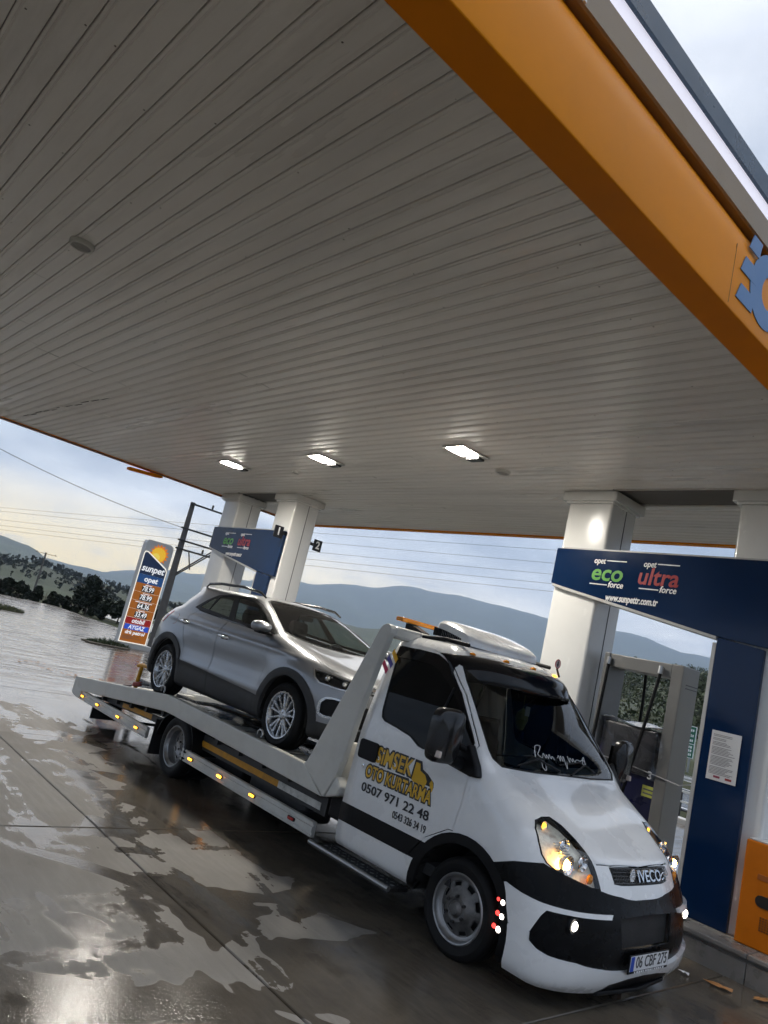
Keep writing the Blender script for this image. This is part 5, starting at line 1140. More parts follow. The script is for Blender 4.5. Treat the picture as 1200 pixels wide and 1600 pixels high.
def door_text(body, size, cx, cz, width, mat, bold, shear, ext, k=0.0, outline=None):
    if outline: door_text(body, size, cx, cz, width+2*outline, TXT_BLACK, bold+outline/size, shear, 0.0008, k)
    me = text('lettering', body, size, (0, 0, 0), (1, 0, 0), (0, 0, 1), mat, nd, local=True, bold=bold, shear=shear, extrude=ext, fit=width)
    for v in me.data.vertices: z = v.co.z+cz; v.co = Vector((v.co.x+cx, dy(z)+v.co.y, z))
door_text('SiMSEK', 0.175, -0.865, 1.105, 0.44, YEL, 0.020, -0.05, 0.002, outline=0.014)
door_text('OTO KURTARMA', 0.135, -0.77, 0.955, 0.78, YEL, 0.022, -0.05, 0.002, outline=0.012)
door_text('0507 971 22 48', 0.098, -0.765, 0.825, 0.80, TXT_BLACK, 0.016, -0.05, 0.0012)
door_text('0543 326 34 19', 0.078, -0.555, 0.728, 0.375, TXT_BLACK, 0.010, -0.05, 0.0012)
# little tow-truck pictogram with hook beside the lettering
q = MB(); yy = dy(1.1)-0.001
q.prism([(-0.635, 1.03), (-0.62, 1.17), (-0.575, 1.17), (-0.56, 1.12), (-0.50, 1.10), (-0.47, 1.06), (-0.48, 1.02), (-0.56, 1.0)], 'y', yy-0.003, yy+0.003)
annulus2 = [(x, z) for x, z in ell(-0.45, 1.045, 0.055, 0.055, 20)]
q.prism([(-0.455+0.062*math.cos(R(a)), 1.03+0.062*math.sin(R(a))) for a in range(-200, 61, 20)]+[(-0.455+0.028*math.cos(R(a)), 1.03+0.028*math.sin(R(a))) for a in range(60, -201, -20)], 'y', yy-0.0035, yy+0.003)
q.build('pictogram', YEL, nd, local=True)
q = MB(); q.prism([(-0.655, 1.015), (-0.635, 1.19), (-0.565, 1.19), (-0.54, 1.135), (-0.48, 1.115), (-0.40, 1.07), (-0.38, 1.0), (-0.42, 0.955), (-0.5, 0.965), (-0.56, 0.985)], 'y', yy-0.0015, yy+0.003); q.build('pictogram_outline', TXT_BLACK, nd, local=True)
q = MB(); q.prism([(-0.98, 1.005), (-0.66, 1.015), (-0.66, 1.03), (-0.98, 1.015)], 'y', yy-0.004, yy+0.003); q.build('underline', TXT_BLACK, nd, local=True)
# tricolour corner stripes behind the window
for k, c in enumerate(((0.70, 0.38, 0.02), (0.05, 0.05, 0.30), (0.35, 0.01, 0.08))):
    q = MB(); x = -1.30-0.035*k; zz = 1.955-0.055*k; q.add([(x-0.02, -0.842+0.2*(zz-1.92), zz+0.04), (x+0.06, -0.846+0.2*(zz-1.92), zz-0.04), (x+0.06, -0.858+0.2*(zz-1.95), zz-0.085), (x-0.02, -0.853+0.2*(zz-1.95), zz-0.005)], [(0, 1, 2, 3)])
    q.v = [(a, b-0.012, c_) for a, b, c_ in q.v]; q.build('corner_stripe', M('stripe_%d' % k, c, 0.4), cabb, local=True)
# cabin inside: dash, seats, wheel, rear wall, hanging trinkets
INT = M('cabin_dark', (0.02, 0.02, 0.021), 0.7)
q = MB(); q.prism([(-0.55, 0.75), (-0.55, 1.16), (-0.40, 1.26), (0.0, 1.30), (0.02, 0.75)], 'y', -0.86, 0.86); q.build('dashboard', INT, truck, local=True, bevel=0.02)
q = MB(); q.box(-1.39, -1.37, -0.90, 0.90, 0.40, 1.55); q.box(-1.39, -1.37, -0.72, 0.72, 1.95, 2.08); q.build('cab_rear_lining', INT, truck, local=True)
q = MB(); q.box(-1.37, -0.1, -0.93, 0.93, 0.42, 0.50); q.build('cab_floor', INT, truck, local=True)
for y0, y1 in ((-0.72, 0.10), (0.26, 0.74)):
    q = MB(); q.prism([(-1.30, 0.75), (-0.82, 0.75), (-0.80, 0.90), (-1.12, 0.92), (-1.24, 1.55), (-1.33, 1.55)], 'y', y0, y1); q.build('seat', M('seat_grey', (0.05, 0.05, 0.055), 0.85), truck, local=True, bevel=0.04)
q = MB(); q.tube([(-0.62+0.10*math.sin(a/16*6.283), 0.50+0.19*math.cos(a/16*6.283), 1.22+0.17*math.sin(a/16*6.283)) for a in range(17)], 0.015, 6); q.build('steering_wheel', BLACKP, truck, local=True, smooth=60)
q = MB(); q.tube([(-0.47, 0.02, 1.93), (-0.46, 0.02, 1.75)], 0.003, 4); q.lathe([(0.001, 0.10), (0.05, 0.05), (0.06, 0.0), (0.03, -0.09), (0.001, -0.1)], (-0.46, 0.02, 1.66), 'z', 12); q.build('hanging_charm', M('charm', (0.18, 0.16, 0.02), 0.6), truck, local=True)
q = MB(); q.box(-0.335, -0.33, -0.12, -0.06, 1.70, 1.78); q.build('windscreen_sticker', M('sticker_pale', (0.4, 0.4, 0.4), 0.6), wsc, local=True)
q = MB(); q.obox((-0.42, 0.0, 1.90), (0.04, 0.24, 0.07), Matrix.Rotation(0.3, 3, 'Y')); q.build('inner_mirror', BLACKP, truck, local=True, bevel=0.01)
# wheel houses of the cab
for sg in (-1, 1):
    q = MB(); n_ = 26; v0 = [(AC_[0]+0.425*math.cos(R(-4+188*k/n_)), AC_[1]+0.425*math.sin(R(-4+188*k/n_))) for k in range(n_+1)]
    q.v = [(x, sg*0.985, z) for x, z in v0]+[(x, sg*0.55, z) for x, z in v0]+[(AC_[0], sg*0.55, AC_[1])]; q.f = [(k, k+1, n_+2+k, n_+1+k) for k in range(n_)]+[(n_+1+k, n_+2+k, 2*n_+2) for k in range(n_)]; q.mi = [0]*len(q.f)
    q.build('wheel_house', M('well_black', (0.006, 0.006, 0.006), 0.8), truck, local=True, smooth=40)
# ---- wheels
def tyre_prof(r, w, rim):
    return [(rim, 0.012), (rim+0.012, 0.0), (rim+0.05, -0.012), (r-0.045, -0.016), (r-0.018, -0.004), (r-0.004, 0.016), (r, 0.03), (r, w*0.30), (r-0.009, w*0.31), (r-0.009, w*0.34), (r, w*0.35), (r, w*0.49), (r-0.009, w*0.5), (r-0.009, w*0.53), (r, w*0.54), (r, w*0.66), (r-0.009, w*0.67), (r-0.009, w*0.70), (r, w*0.71), (r, w-0.03), (r-0.02, w), (rim, w-0.01), (rim-0.01, w*0.5)]
def steel_wheel(x, y, z, r, w, rim, sg, dish, kind):
    """y = outer face; builds toward the truck centre"""
    g = lambda prof: [(a, b if sg < 0 else -b) for a, b in prof]
    q = MB(); q.lathe(g(tyre_prof(r, w, rim)), (x, y, z), 'y', 56); t_ = q.build('wheel', RUBBER, truck, local=True, smooth=35)
    RIM = M('steel_rim', (0.30, 0.30, 0.30), 0.40, metal=0.7, var=0.15, vs=12, dirt=0.5, ds=9, dcol=(0.08, 0.07, 0.06))
    q = MB(); q.lathe(g([(rim+0.012, 0.0), (rim+0.004, -0.008), (rim-0.006, -0.004), (rim-0.012, 0.02), (rim-0.03, 0.035), (rim-0.034, dish), (rim-0.05, dish+0.012)]), (x, y, z), 'y', 48); q.build('rim', RIM, t_, local=True, smooth=40)
    # disc with hand holes
    n = 64; nh = 8; rr = [0.055, 0.085, 0.115, rim*0.60, rim*0.66, rim*0.80, rim*0.86, rim-0.032]; bump_ = (-0.052, -0.050, -0.018, -0.012, -0.004, 0.004, 0.010, 0.014) if kind == 'front' else (0.02, 0.02, 0.015, 0.0, 0.0, 0.0, 0.0, 0.0)
    q = MB()
    for i, a_ in enumerate(rr):
        for k in range(n): an = 2*math.pi*k/n; q.v.append((x+a_*math.cos(an), y+(-1 if sg > 0 else 1)*(dish+bump_[i]), z+a_*math.sin(an)))
    hole = 4 if kind == 'front' else 3
    for i in range(len(rr)-1):
        for k in range(n):
            if (i in (hole, hole+0)) and (k % (n//nh)) in (2, 3, 4, 5): continue
            q.f.append((i*n+k, i*n+(k+1) % n, (i+1)*n+(k+1) % n, (i+1)*n+k)); q.mi.append(0)
    o = q.build('rim_disc', RIM if kind != 'front' else M('steel_rim_worn', (0.15, 0.147, 0.143), 0.5, metal=0.5, var=0.5, vs=9, dirt=0.9, ds=8, dcol=(0.03, 0.027, 0.024)), t_, local=True, smooth=35); s2 = o.modifiers.new('s', 'SOLIDIFY'); s2.thickness = 0.006
    q = MB(); q.lathe(g([(rim-0.03, dish+0.05), (0.001, dish+0.05)]), (x, y, z), 'y', 32); q.build('brake_drum', DARKST, t_, local=True)
    q = MB(); q.lathe(g([(0.001, dish+bump_[0]-0.028), (0.035, dish+bump_[0]-0.026), (0.052, dish+bump_[0]-0.008), (0.06, dish+bump_[0]+0.01)]), (x, y, z), 'y', 20); q.build('hub_cap', M('steel_rim_worn', (0.27, 0.265, 0.26), 0.5), t_, local=True, smooth=40)
    for k in range(6):
        an = 2*math.pi*(k+0.5)/6; q = MB(); q.lathe(g([(0.001, dish+bump_[1]-0.022), (0.010, dish+bump_[1]-0.022), (0.012, dish+bump_[1]+0.004)]), (x+0.084*math.cos(an), y, z+0.084*math.sin(an)), 'y', 6); q.build('wheel_nut', DARKST, t_, local=True)
    return t_
for sg in (-1, 1):
    steel_wheel(0.03, sg*0.955, 0.325, 0.335, 0.20, 0.222, sg, 0.035, 'front')
    steel_wheel(-4.43, sg*1.005, 0.335, 0.345, 0.20, 0.222, sg, 0.105, 'rear')
    q = MB(); q.lathe([(a, b if sg < 0 else -b) for a, b in tyre_prof(0.345, 0.20, 0.222)], (-4.43, sg*0.775, 0.335), 'y', 40); q.build('inner_wheel', RUBBER, truck, local=True, smooth=35)
for x in (0.03, -4.43): q = MB(); q.tube([(x, -0.8, 0.325), (x, 0.8, 0.325)], 0.06, 12); q.lathe([(0.001, -0.16), (0.14, -0.12), (0.17, 0), (0.14, 0.12), (0.001, 0.16)], (x, 0.02, 0.325), 'y', 16); q.build('axle', DARKST, truck, local=True, smooth=50)
# ---- chassis, tank, steps, guards
for y in (-0.42, 0.42): q = MB(); q.box(-7.3, 0.4, y-0.035, y+0.035, 0.40, 0.56); q.build('chassis_rail', DARKST, truck, local=True)
q = MB(); q.box(-3.0, -2.0, -0.86, -0.50, 0.24, 0.52); q.build('tank', DARKST, truck, local=True, bevel=0.05)
q = MB(); q.box(-3.75, -3.15, -0.84, -0.48, 0.26, 0.50); q.build('battery_box', BLACKP, truck, local=True, bevel=0.02)
q = MB(); q.box(-3.9, -1.7, 0.50, 0.86, 0.24, 0.52); q.build('tool_box', DARKST, truck, local=True, bevel=0.03)
q = MB(); q.box(-1.62, -1.36, -0.92, 0.92, 0.44, 0.66); q.build('cab_cross_member', BLACKP, truck, local=True, bevel=0.03)
q = MB(); q.box(-1.60, -0.60, -1.02, -0.80, 0.185, 0.215); stp = q.build('side_step', M('checker_plate', (0.10, 0.10, 0.10), 0.38, metal=0.7, bump=0.5, bs=45), truck, local=True, bevel=0.006)
for i in range(15):
    for j in range(3): q = MB(); q.obox((-1.54+i*0.062, -0.97+j*0.06, 0.2165), (0.034, 0.010, 0.005), Matrix.Rotation(R(45 if (i+j) % 2 else -45), 3, 'Z')); q.build('tread_stud', STEEL, stp, local=True)
q = MB(); q.tube([(-1.62, -1.04, 0.225), (-0.58, -1.04, 0.225)], 0.02, 10); q.build('step_tube', STEEL, stp, local=True, smooth=50)
for sg in (-1, 1):
    q = MB(); ys = sorted((sg*0.62, sg*1.03))
    pa = [(-4.43+0.47*math.cos(R(a)), 0.33+0.40*math.sin(R(a))) for a in range(8, 176, 12)]; pb = [(-4.43+0.455*math.cos(R(a)), 0.33+0.385*math.sin(R(a))) for a in range(175, 7, -12)]
    q.prism(pa+pb, 'y', ys[0], ys[1]); q.build('mud_guard', BLACKP, truck, local=True, smooth=40)
    q = MB(); q.box(-5.02, -5.005, ys[0]+0.02, ys[1]-0.01, 0.10, 0.52); q.build('mud_flap', M('flap_black', (0.010, 0.010, 0.010), 0.7), truck, local=True, bevel=0.004)
    # aluminium side guards with amber markers
    for xa, xb, marks in ((-7.50, -5.18, (-7.45+0.06, -6.80, -6.05, -5.45)), (-4.20, -1.65, (-3.95, -3.29, -2.64, -1.96))):
        pr_ = [(1.012, 0.245), (1.018, 0.250), (1.018, 0.262), (1.010, 0.266), (1.010, 0.280), (1.020, 0.286), (1.020, 0.330), (1.010, 0.336), (1.010, 0.350), (1.018, 0.354), (1.018, 0.370), (1.012, 0.375), (0.975, 0.375), (0.975, 0.245)]
        q = MB(); q.prism([(sg*a, b) for a, b in pr_], 'x', xa, xb); gdr = q.build('side_guard', ALU, truck, local=True)
        for k, mx_ in enumerate(marks):
            q = MB(); q.prism(rpoly(mx_-0.055, mx_+0.055, 0.292, 0.326, 0.012, 3), 'y', sg*1.0205, sg*1.030); mk_ = q.build('marker_base', BLACKP, gdr, local=True)
            lit = AMB_HOT if (xa > -5 and k == 1) else (REDL if (xa > -5 and k == 3) else AMB_E)
            q = MB(); q.prism(rpoly(mx_-0.042, mx_+0.042, 0.297, 0.321, 0.010, 3), 'y', sg*1.0305, sg*1.042); q.build('side_marker', lit, gdr, local=True, bevel=0.004)
        for xx in (xa+0.35, xb-0.35): q = MB(); q.box(xx-0.02, xx+0.02, min(sg*0.45, sg*0.974), max(sg*0.45, sg*0.974), 0.335, 0.365); q.build('guard_bracket', DARKST, truck, local=True)
    # inner sill beam with yellow marking tape
    q = MB(); ys = sorted((sg*0.86, sg*0.90)); q.prism([(-6.9, 0.36), (-5.1, 0.44), (-5.1, 0.52), (-6.9, 0.44)], 'y', ys[0], ys[1]); q.build('sill_beam', DARKST, truck, local=True)
    q = MB(); q.box(-4.0, -1.66, ys[0], ys[1], 0.42, 0.58); q.build('sill_beam', DARKST, truck, local=True)
    TAPE = M('tape_yellow', (0.52, 0.24, 0.012), 0.45, var=0.2, vs=8, dirt=0.6, ds=10, dcol=(0.08, 0.06, 0.04)); TAPEW = M('tape_white', (0.55, 0.54, 0.50), 0.5, var=0.2, vs=8, dirt=0.9, ds=9, dcol=(0.03, 0.03, 0.03))
    ya, yb = sorted((sg*0.9015, sg*0.906))
    q = MB(); q.prism([(-6.27, 0.405), (-5.36, 0.445), (-5.36, 0.505), (-6.27, 0.465)], 'y', ya, yb); q.build('marking_tape', TAPE, truck, local=True)
    q = MB(); q.box(-4.0, -2.44, ya, yb, 0.455, 0.515); q.build('marking_tape', TAPE, truck, local=True)
    q = MB(); q.box(-2.435, -1.74, ya, yb, 0.452, 0.515); q.build('marking_tape', TAPEW, truck, local=True)
    # bed side beam with bend, headboard post
    top = [(-7.80, 0.50), (-7.76, 0.535), (-6.3, 0.688), (-4.95, 0.832), (-4.80, 0.842), (-4.62, 0.842), (-1.97, 0.802)]
    bot = [(-1.62, 0.602), (-4.62, 0.648), (-4.80, 0.648), (-4.98, 0.632), (-6.3, 0.492), (-7.70, 0.345), (-7.80, 0.345)]
    ya, yb = sorted((sg*0.955, sg*1.035))
    q = MB(); q.prism(top+bot, 'y', ya, yb); q.build('side_beam', BEDW, truck, local=True, bevel=0.012)
    ya2, yb2 = sorted((sg*0.957, sg*1.0325))
    post = [(-1.975, 0.795), (-1.93, 0.835), (-1.62, 1.55), (-1.385, 2.10), (-1.36, 2.15), (-1.33, 2.18), (-1.29, 2.195), (-1.25, 2.19), (-1.225, 2.16), (-1.225, 2.12), (-1.30, 1.85), (-1.39, 1.40), (-1.45, 0.98), (-1.50, 0.80), (-1.60, 0.603)]
    q = MB(); q.prism(post, 'y', ya2, yb2); q.build('headboard_post', BEDW, truck, local=True, bevel=0.014)
    q = MB(); q.prism([(-1.60, 0.605), (-1.44, 0.66), (-1.42, 0.74), (-1.50, 0.82)], 'y', *sorted((sg*0.90, sg*1.02))); q.build('post_foot', BEDW, truck, local=True, bevel=0.02)
    q = MB(); q.prism([(-7.83, 0.30), (-7.74, 0.265), (-7.48, 0.25), (-7.48, 0.37), (-7.70, 0.40), (-7.70, 0.53), (-7.83, 0.53)], 'y', *sorted((sg*0.95, sg*1.04))); q.build('tail_plate', BEDW, truck, local=True, bevel=0.01)
    q = MB(); q.tube([(-7.74, sg*0.55, 0.33), (-5.2, sg*0.55, 0.50)], 0.035, 8); q.build('tail_brace', BEDW, truck, local=True)
    for x in (-2.82, -5.1):
        q = MB(); q.tube([(x-0.05, sg*0.985, 0.84), (x-0.045, sg*0.985, 0.885), (x-0.015, sg*0.985, 0.905), (x+0.02, sg*0.985, 0.90), (x+0.04, sg*0.985, 0.87), (x+0.03, sg*0.985, 0.835)], 0.011, 8); q.build('lashing_eye', STEEL, truck, local=True, smooth=50)
q = MB(); q.box(-1.36, -1.24, -0.956, 0.956, 2.08, 2.19); q.build('headboard_crossbar', BEDW, truck, local=True, bevel=0.03)
q = MB(); q.box(-1.60, -1.54, -0.94, 0.94, 0.70, 1.10); q.build('headboard_plate', BEDW, truck, local=True, bevel=0.01)
for y in (-0.55, -0.18, 0.18, 0.55): q = MB(); q.tube([(-1.565, y, 1.10), (-1.32, y, 2.09)], 0.018, 8); q.build('headboard_bar', DARKST, truck, local=True)
q = MB(); q.box(-1.86, -1.62, -0.18, 0.18, 0.78, 0.94); q.lathe([(0.07, -0.2), (0.07, 0.2)], (-1.74, 0, 0.97), 'y', 18); q.build('winch', DARKST, truck, local=True, bevel=0.01)
DECK = M('deck_plate', (0.085, 0.085, 0.085), 0.24, metal=0.6, var=0.35, vs=5, bump=0.35, bs=35, dirt=0.3, ds=4, dcol=(0.04, 0.035, 0.03))
for y0, y1 in ((-0.953, -0.30), (0.30, 0.953)):
    q = MB(); q.prism([(-7.72, 0.425), (-5.9, 0.685), (-4.9, 0.728), (-1.63, 0.728), (-1.63, 0.70), (-4.9, 0.70), (-5.9, 0.655), (-7.72, 0.395)], 'y', y0, y1); q.build('deck_track', DECK, truck, local=True)
q = MB(); q.prism([(-7.72, 0.40), (-5.9, 0.63), (-4.9, 0.67), (-1.63, 0.67), (-1.63, 0.65), (-4.9, 0.65), (-5.9, 0.61), (-7.72, 0.375)], 'y', -0.298, 0.298); q.build('deck_floor', DECK, truck, local=True)
for k in range(12): x = -6.9+k*0.46; z = 0.58 if x > -5 else 0.58-(abs(x+5)*0.10); q = MB(); q.box(x, x+0.06, -0.95, 0.95, z-0.02, z+0.06); q.build('cross_member', DARKST, truck, local=True)
for k in range(7): x = -4.1+k*0.32; q = MB(); q.obox((x, -0.62+0.05*(k % 2), 0.735), (0.20, 0.34, 0.012), Matrix.Rotation(R(3*(k % 3-1)), 3, 'Z')); q.build('wheel_strip', ALU, truck, local=True)
q = MB(); q.box(-7.82, -7.72, -0.95, 0.95, 0.34, 0.50); q.build('tail_beam', BEDW, truck, local=True, bevel=0.01)
for y in (-0.72, 0.72): q = MB(); q.box(-7.15, -7.13, y-0.22, y+0.22, 0.06, 0.30); q.build('tail_flap', M('flap_black', (0.010, 0.010, 0.010), 0.7), truck, local=True)
# yellow wheel-stop handle and red ratchet strap by the car's rear wheel
t = thing('wheel_stop_handle', 'yellow T shaped bar standing on the truck bed behind the car', 'handle', (TX-6.42, TY-0.72, 0.60))
q = MB(); q.tube([(TX-6.45, TY-0.72, 0.605), (TX-6.42, TY-0.72, 0.97)], 0.028, 10); q.build('upright', M('yellow_paint', (0.65, 0.30, 0.01), 0.45, var=0.15, dirt=0.3), t, smooth=40)
q = MB(); q.tube([(TX-6.55, TY-0.72, 0.955), (TX-6.42, TY-0.72, 0.985), (TX-6.16, TY-0.74, 0.99)], 0.026, 10); q.build('cross_bar', M('yellow_paint', (0.65, 0.30, 0.01), 0.45), t, smooth=40)
t = thing('ratchet_strap', 'red ratchet strap at the foot of the car rear wheel', 'strap', (TX-6.1, TY-0.86, 0.70))
q = MB(); q.obox((TX-6.03, TY-0.90, 0.765), (0.20, 0.05, 0.055), Matrix.Rotation(R(-12), 3, 'Y')); q.build('ratchet', M('strap_red', (0.30, 0.04, 0.025), 0.6, var=0.3, vs=20), t, bevel=0.012)
q = MB(); q.tube([(TX-6.12, TY-0.90, 0.745), (TX-6.22, TY-0.92, 0.70), (TX-6.32, TY-0.95, 0.69)], 0.010, 6); q.tube([(TX-5.93, TY-0.90, 0.79), (TX-5.78, TY-0.86, 0.80)], 0.012, 6); q.build('strap_end', DARKST, t)
# ================================================================== silver crossover car on the bed
SILVER = M('car_silver', (0.285, 0.293, 0.305), 0.34, metal=0.6, var=0.02, vs=3, coat=0.7, rvar=0.02)
CLAD = M('car_cladding', (0.030, 0.031, 0.033), 0.55, var=0.15, vs=5, dirt=0.3, ds=6, dcol=(0.07, 0.065, 0.06))
CGLASS = GLASS('car_glass', (0.72, 0.80, 0.77), 0.80, 0.01)
CGLASS_T = GLASS('car_glass_tinted', (0.55, 0.62, 0.60), 0.55, 0.01)
CX, CYY, CZZ = -7.83, 5.55, 0.730
car = thing('silver_car', 'silver grey crossover car strapped on the tow truck bed', 'car', (CX, CYY, CZZ), rot=(0, R(-0.35), 0))
WF, WR, WZ, WRAD = 1.40, -1.42, 0.335, 0.335
def car_warp(x, y, z):
    a = abs(y); s = -1 if y < 0 else 1
    if a < 0.35: return (x, y, z)
    k = min(1, max(0, (a-0.70)/0.12)); d = 0.0
    mid = min(1, max(0, (1.9-abs(x))/0.4))
    zl = 0.985-0.035*(x/1.4)
    d += 0.013*math.exp(-((z-zl)/0.030)**2)*mid                       # shoulder crease
    if -1.15 < x < 1.05:
        e_ = min(1, (x+1.15)/0.25, (1.05-x)/0.25); d -= 0.024*e_*math.exp(-((z-0.70)/0.12)**2); d += 0.016*e_*math.exp(-((z-(0.535-0.045*(x+0.95)/1.85))/0.035)**2)
    for cx in (WF, WR):
        r_ = math.hypot(x-cx, z-WZ); d += 0.022*math.exp(-((r_-0.47)/0.11)**2)*(1 if z > 0.2 else 0)
    return (x, y+s*d*k, z)
C_ = Body(stack_grid(CAR_RINGS, 6, 18, 26, 22, car_warp)); C_.orient()
sd_ = lambda c, n: c.y < -0.45 and n.y < -0.12
dlo = [(-1.16, 1.222), (-1.02, 1.335), (-0.86, 1.418), (-0.62, 1.452), (-0.25, 1.462), (0.02, 1.447), (0.20, 1.408), (0.45, 1.315), (0.88, 1.128), (0.47, 1.133), (-0.45, 1.178), (-1.02, 1.203)]
C_.cut('window_trim', ring_poly(dlo, 0.016), 'y', sd_)
C_.cut('front_window', [(-0.355, 1.445), (-0.25, 1.450), (0.02, 1.436), (0.19, 1.398), (0.44, 1.303), (0.77, 1.160), (0.62, 1.146), (-0.10, 1.172)], 'y', sd_, ('window_trim',))
C_.cut('rear_window', [(-0.815, 1.222), (-0.79, 1.415), (-0.62, 1.440), (-0.47, 1.446), (-0.255, 1.184)], 'y', sd_, ('window_trim',))
C_.cut('quarter_window', [(-1.09, 1.232), (-0.98, 1.335), (-0.85, 1.405), (-0.83, 1.222)], 'y', sd_, ('window_trim',))
fd = [(-0.205, 0.10), (0.865, 0.10), (0.868, 0.46), (0.905, 0.77), (0.865, 1.0), (0.86, 1.125), (0.47, 1.118), (-0.20, 1.148), (-0.26, 0.9)]
rd = [(-0.95, 0.10), (-0.214, 0.10), (-0.269, 0.9), (-0.209, 1.149), (-0.45, 1.162), (-1.05, 1.19), (-1.165, 1.10), (-1.16, 0.92), (-1.04, 0.76), (-0.955, 0.56)]
C_.cut('door_gap', fd, 'y', sd_, ('body',)); C_.cut('front_door', ring_poly(fd, -0.010), 'y', sd_, ('door_gap',))
C_.cut('door_gap', rd, 'y', sd_, ('body',)); C_.cut('rear_door', ring_poly(rd, -0.010), 'y', sd_, ('door_gap',))
cl = [(-1.1, 0.05), (1.0, 0.05), (1.0, 0.437), (0.90, 0.442), (-0.95, 0.527), (-1.1, 0.53)]
C_.cut('front_cladding', cl, 'y', sd_, ('front_door',)); C_.cut('rear_cladding', cl, 'y', sd_, ('rear_door',)); C_.cut('sill_cladding', cl, 'y', sd_, ('body',))
C_.cut('front_skirt', [(1.2, 0.0), (2.6, 0.0), (2.6, 0.375), (2.0, 0.385), (1.2, 0.40)], 'y', None, ('body',)); C_.cut('rear_skirt', [(-1.2, 0.0), (-2.8, 0.0), (-2.8, 0.50), (-2.0, 0.50), (-1.2, 0.45)], 'y', None, ('body',))
for cx, ro in ((WF, 0.485), (WR, 0.485)):
    C_.cut('front_arch' if cx > 0 else 'rear_arch', circ(cx, WZ, ro, 0, 360, 40), 'y', lambda c, n: c.y < -0.5, ('body', 'sill_cladding', 'front_skirt', 'rear_skirt', 'front_door', 'rear_door', 'front_cladding', 'rear_cladding', 'door_gap'))
for cx in (WF, WR):
    C_.cut('opening', circ(cx, WZ, 0.405, 0, 360, 40), 'y', lambda c, n: c.y < -0.4)
C_.drop('opening')
hlc = [(1.69, 0.880), (1.85, 0.870), (2.02, 0.846), (2.14, 0.815), (2.19, 0.778), (2.15, 0.738), (2.0, 0.738), (1.81, 0.756), (1.745, 0.80)]
C_.cut('headlamp_rim', ring_poly(hlc, 0.006), 'y', lambda c, n: c.y < -0.36 and c.x > 1.5, ('body',)); C_.cut('headlamp', ring_poly(hlc, -0.007), 'y', lambda c, n: c.y < -0.36 and c.x > 1.5, ('headlamp_rim',))
fg = [(1.875, 0.465), (1.865, 0.575), (1.905, 0.635), (1.98, 0.650), (2.11, 0.640), (2.13, 0.60), (2.13, 0.475), (2.09, 0.445), (1.93, 0.440)]
C_.cut('fog_ring', fg, 'y', lambda c, n: c.y < -0.42 and c.x > 1.7, ('body', 'front_skirt')); C_.cut('fog_recess', ring_poly(fg, -0.020), 'y', lambda c, n: c.y < -0.42 and c.x > 1.7, ('fog_ring',))
C_.cut('upper_grille', [(-0.52, 0.745), (0.0, 0.735), (0.0, 0.83), (-0.45, 0.825)], 'x', lambda c, n: c.x > 1.8, ('body',))
C_.cut('lower_grille', [(-0.55, 0.40), (0.0, 0.40), (0.0, 0.62), (-0.45, 0.62), (-0.55, 0.55)], 'x', lambda c, n: c.x > 1.8, ('body', 'front_skirt'))
hd_ = [(1.085, 0.02), (1.06, -0.40), (0.985, -0.66), (1.02, -0.715), (1.25, -0.742), (1.508, -0.752), (1.70, -0.765), (1.84, -0.72), (2.0, -0.58), (2.09, -0.38), (2.145, 0.0), (2.145, 0.02)]
up_ = lambda c, n: n.z > 0.15 and c.z > 0.8 and c.x > 0.9
C_.cut('hood_gap', hd_, 'z', up_, ('body',)); h2_ = [(x, 0.02 if y > -0.001 else y) for x, y in ring_poly(hd_, -0.009)]; C_.cut('hood', h2_, 'z', up_, ('hood_gap',))
wsp = [(1.05, 0.02), (1.03, -0.40), (0.955, -0.64), (0.86, -0.735), (0.60, -0.675), (0.30, -0.600), (0.12, -0.545), (0.06, -0.47), (0.085, -0.25), (0.095, 0.02)]
wsf = lambda c, n: n.z > 0.15 and n.x > 0.08 and c.z > 1.08
C_.cut('screen_frame', ring_poly(wsp, 0.014), 'z', wsf, ('body', 'hood_gap')); w2_ = [(x, 0.02 if y > -0.01 else y) for x, y in ring_poly(wsp, -0.012)]; C_.cut('windscreen', w2_, 'z', wsf, ('screen_frame',))
C_.cut('tailgate_window', [(-0.56, 1.20), (0.0, 1.20), (0.0, 1.44), (-0.50, 1.42)], 'x', lambda c, n: c.x < -1.6 and n.x < -0.2, ('body',))
C_.cut('tail_lamp', [(-2.6, 0.90), (-1.82, 0.925), (-1.73, 0.99), (-1.66, 1.10), (-2.6, 1.12)], 'y', lambda c, n: c.y < -0.40 and c.x < -1.6, ('body',))
ff = circ(-1.47, 1.01, 0.075, 0, 360, 16, 1.15); C_.cut('flap_gap', ff, 'y', sd_, ('body',)); C_.cut('fuel_flap', ring_poly(ff, -0.004), 'y', sd_, ('flap_gap',))
for nm in ('door_gap', 'hood_gap', 'flap_gap'): C_.drop(nm)
link('body', C_.part('body', 'join', 0, 0.012), SILVER, car)
GB = M('gloss_black', (0.02, 0.02, 0.02), 0.25)
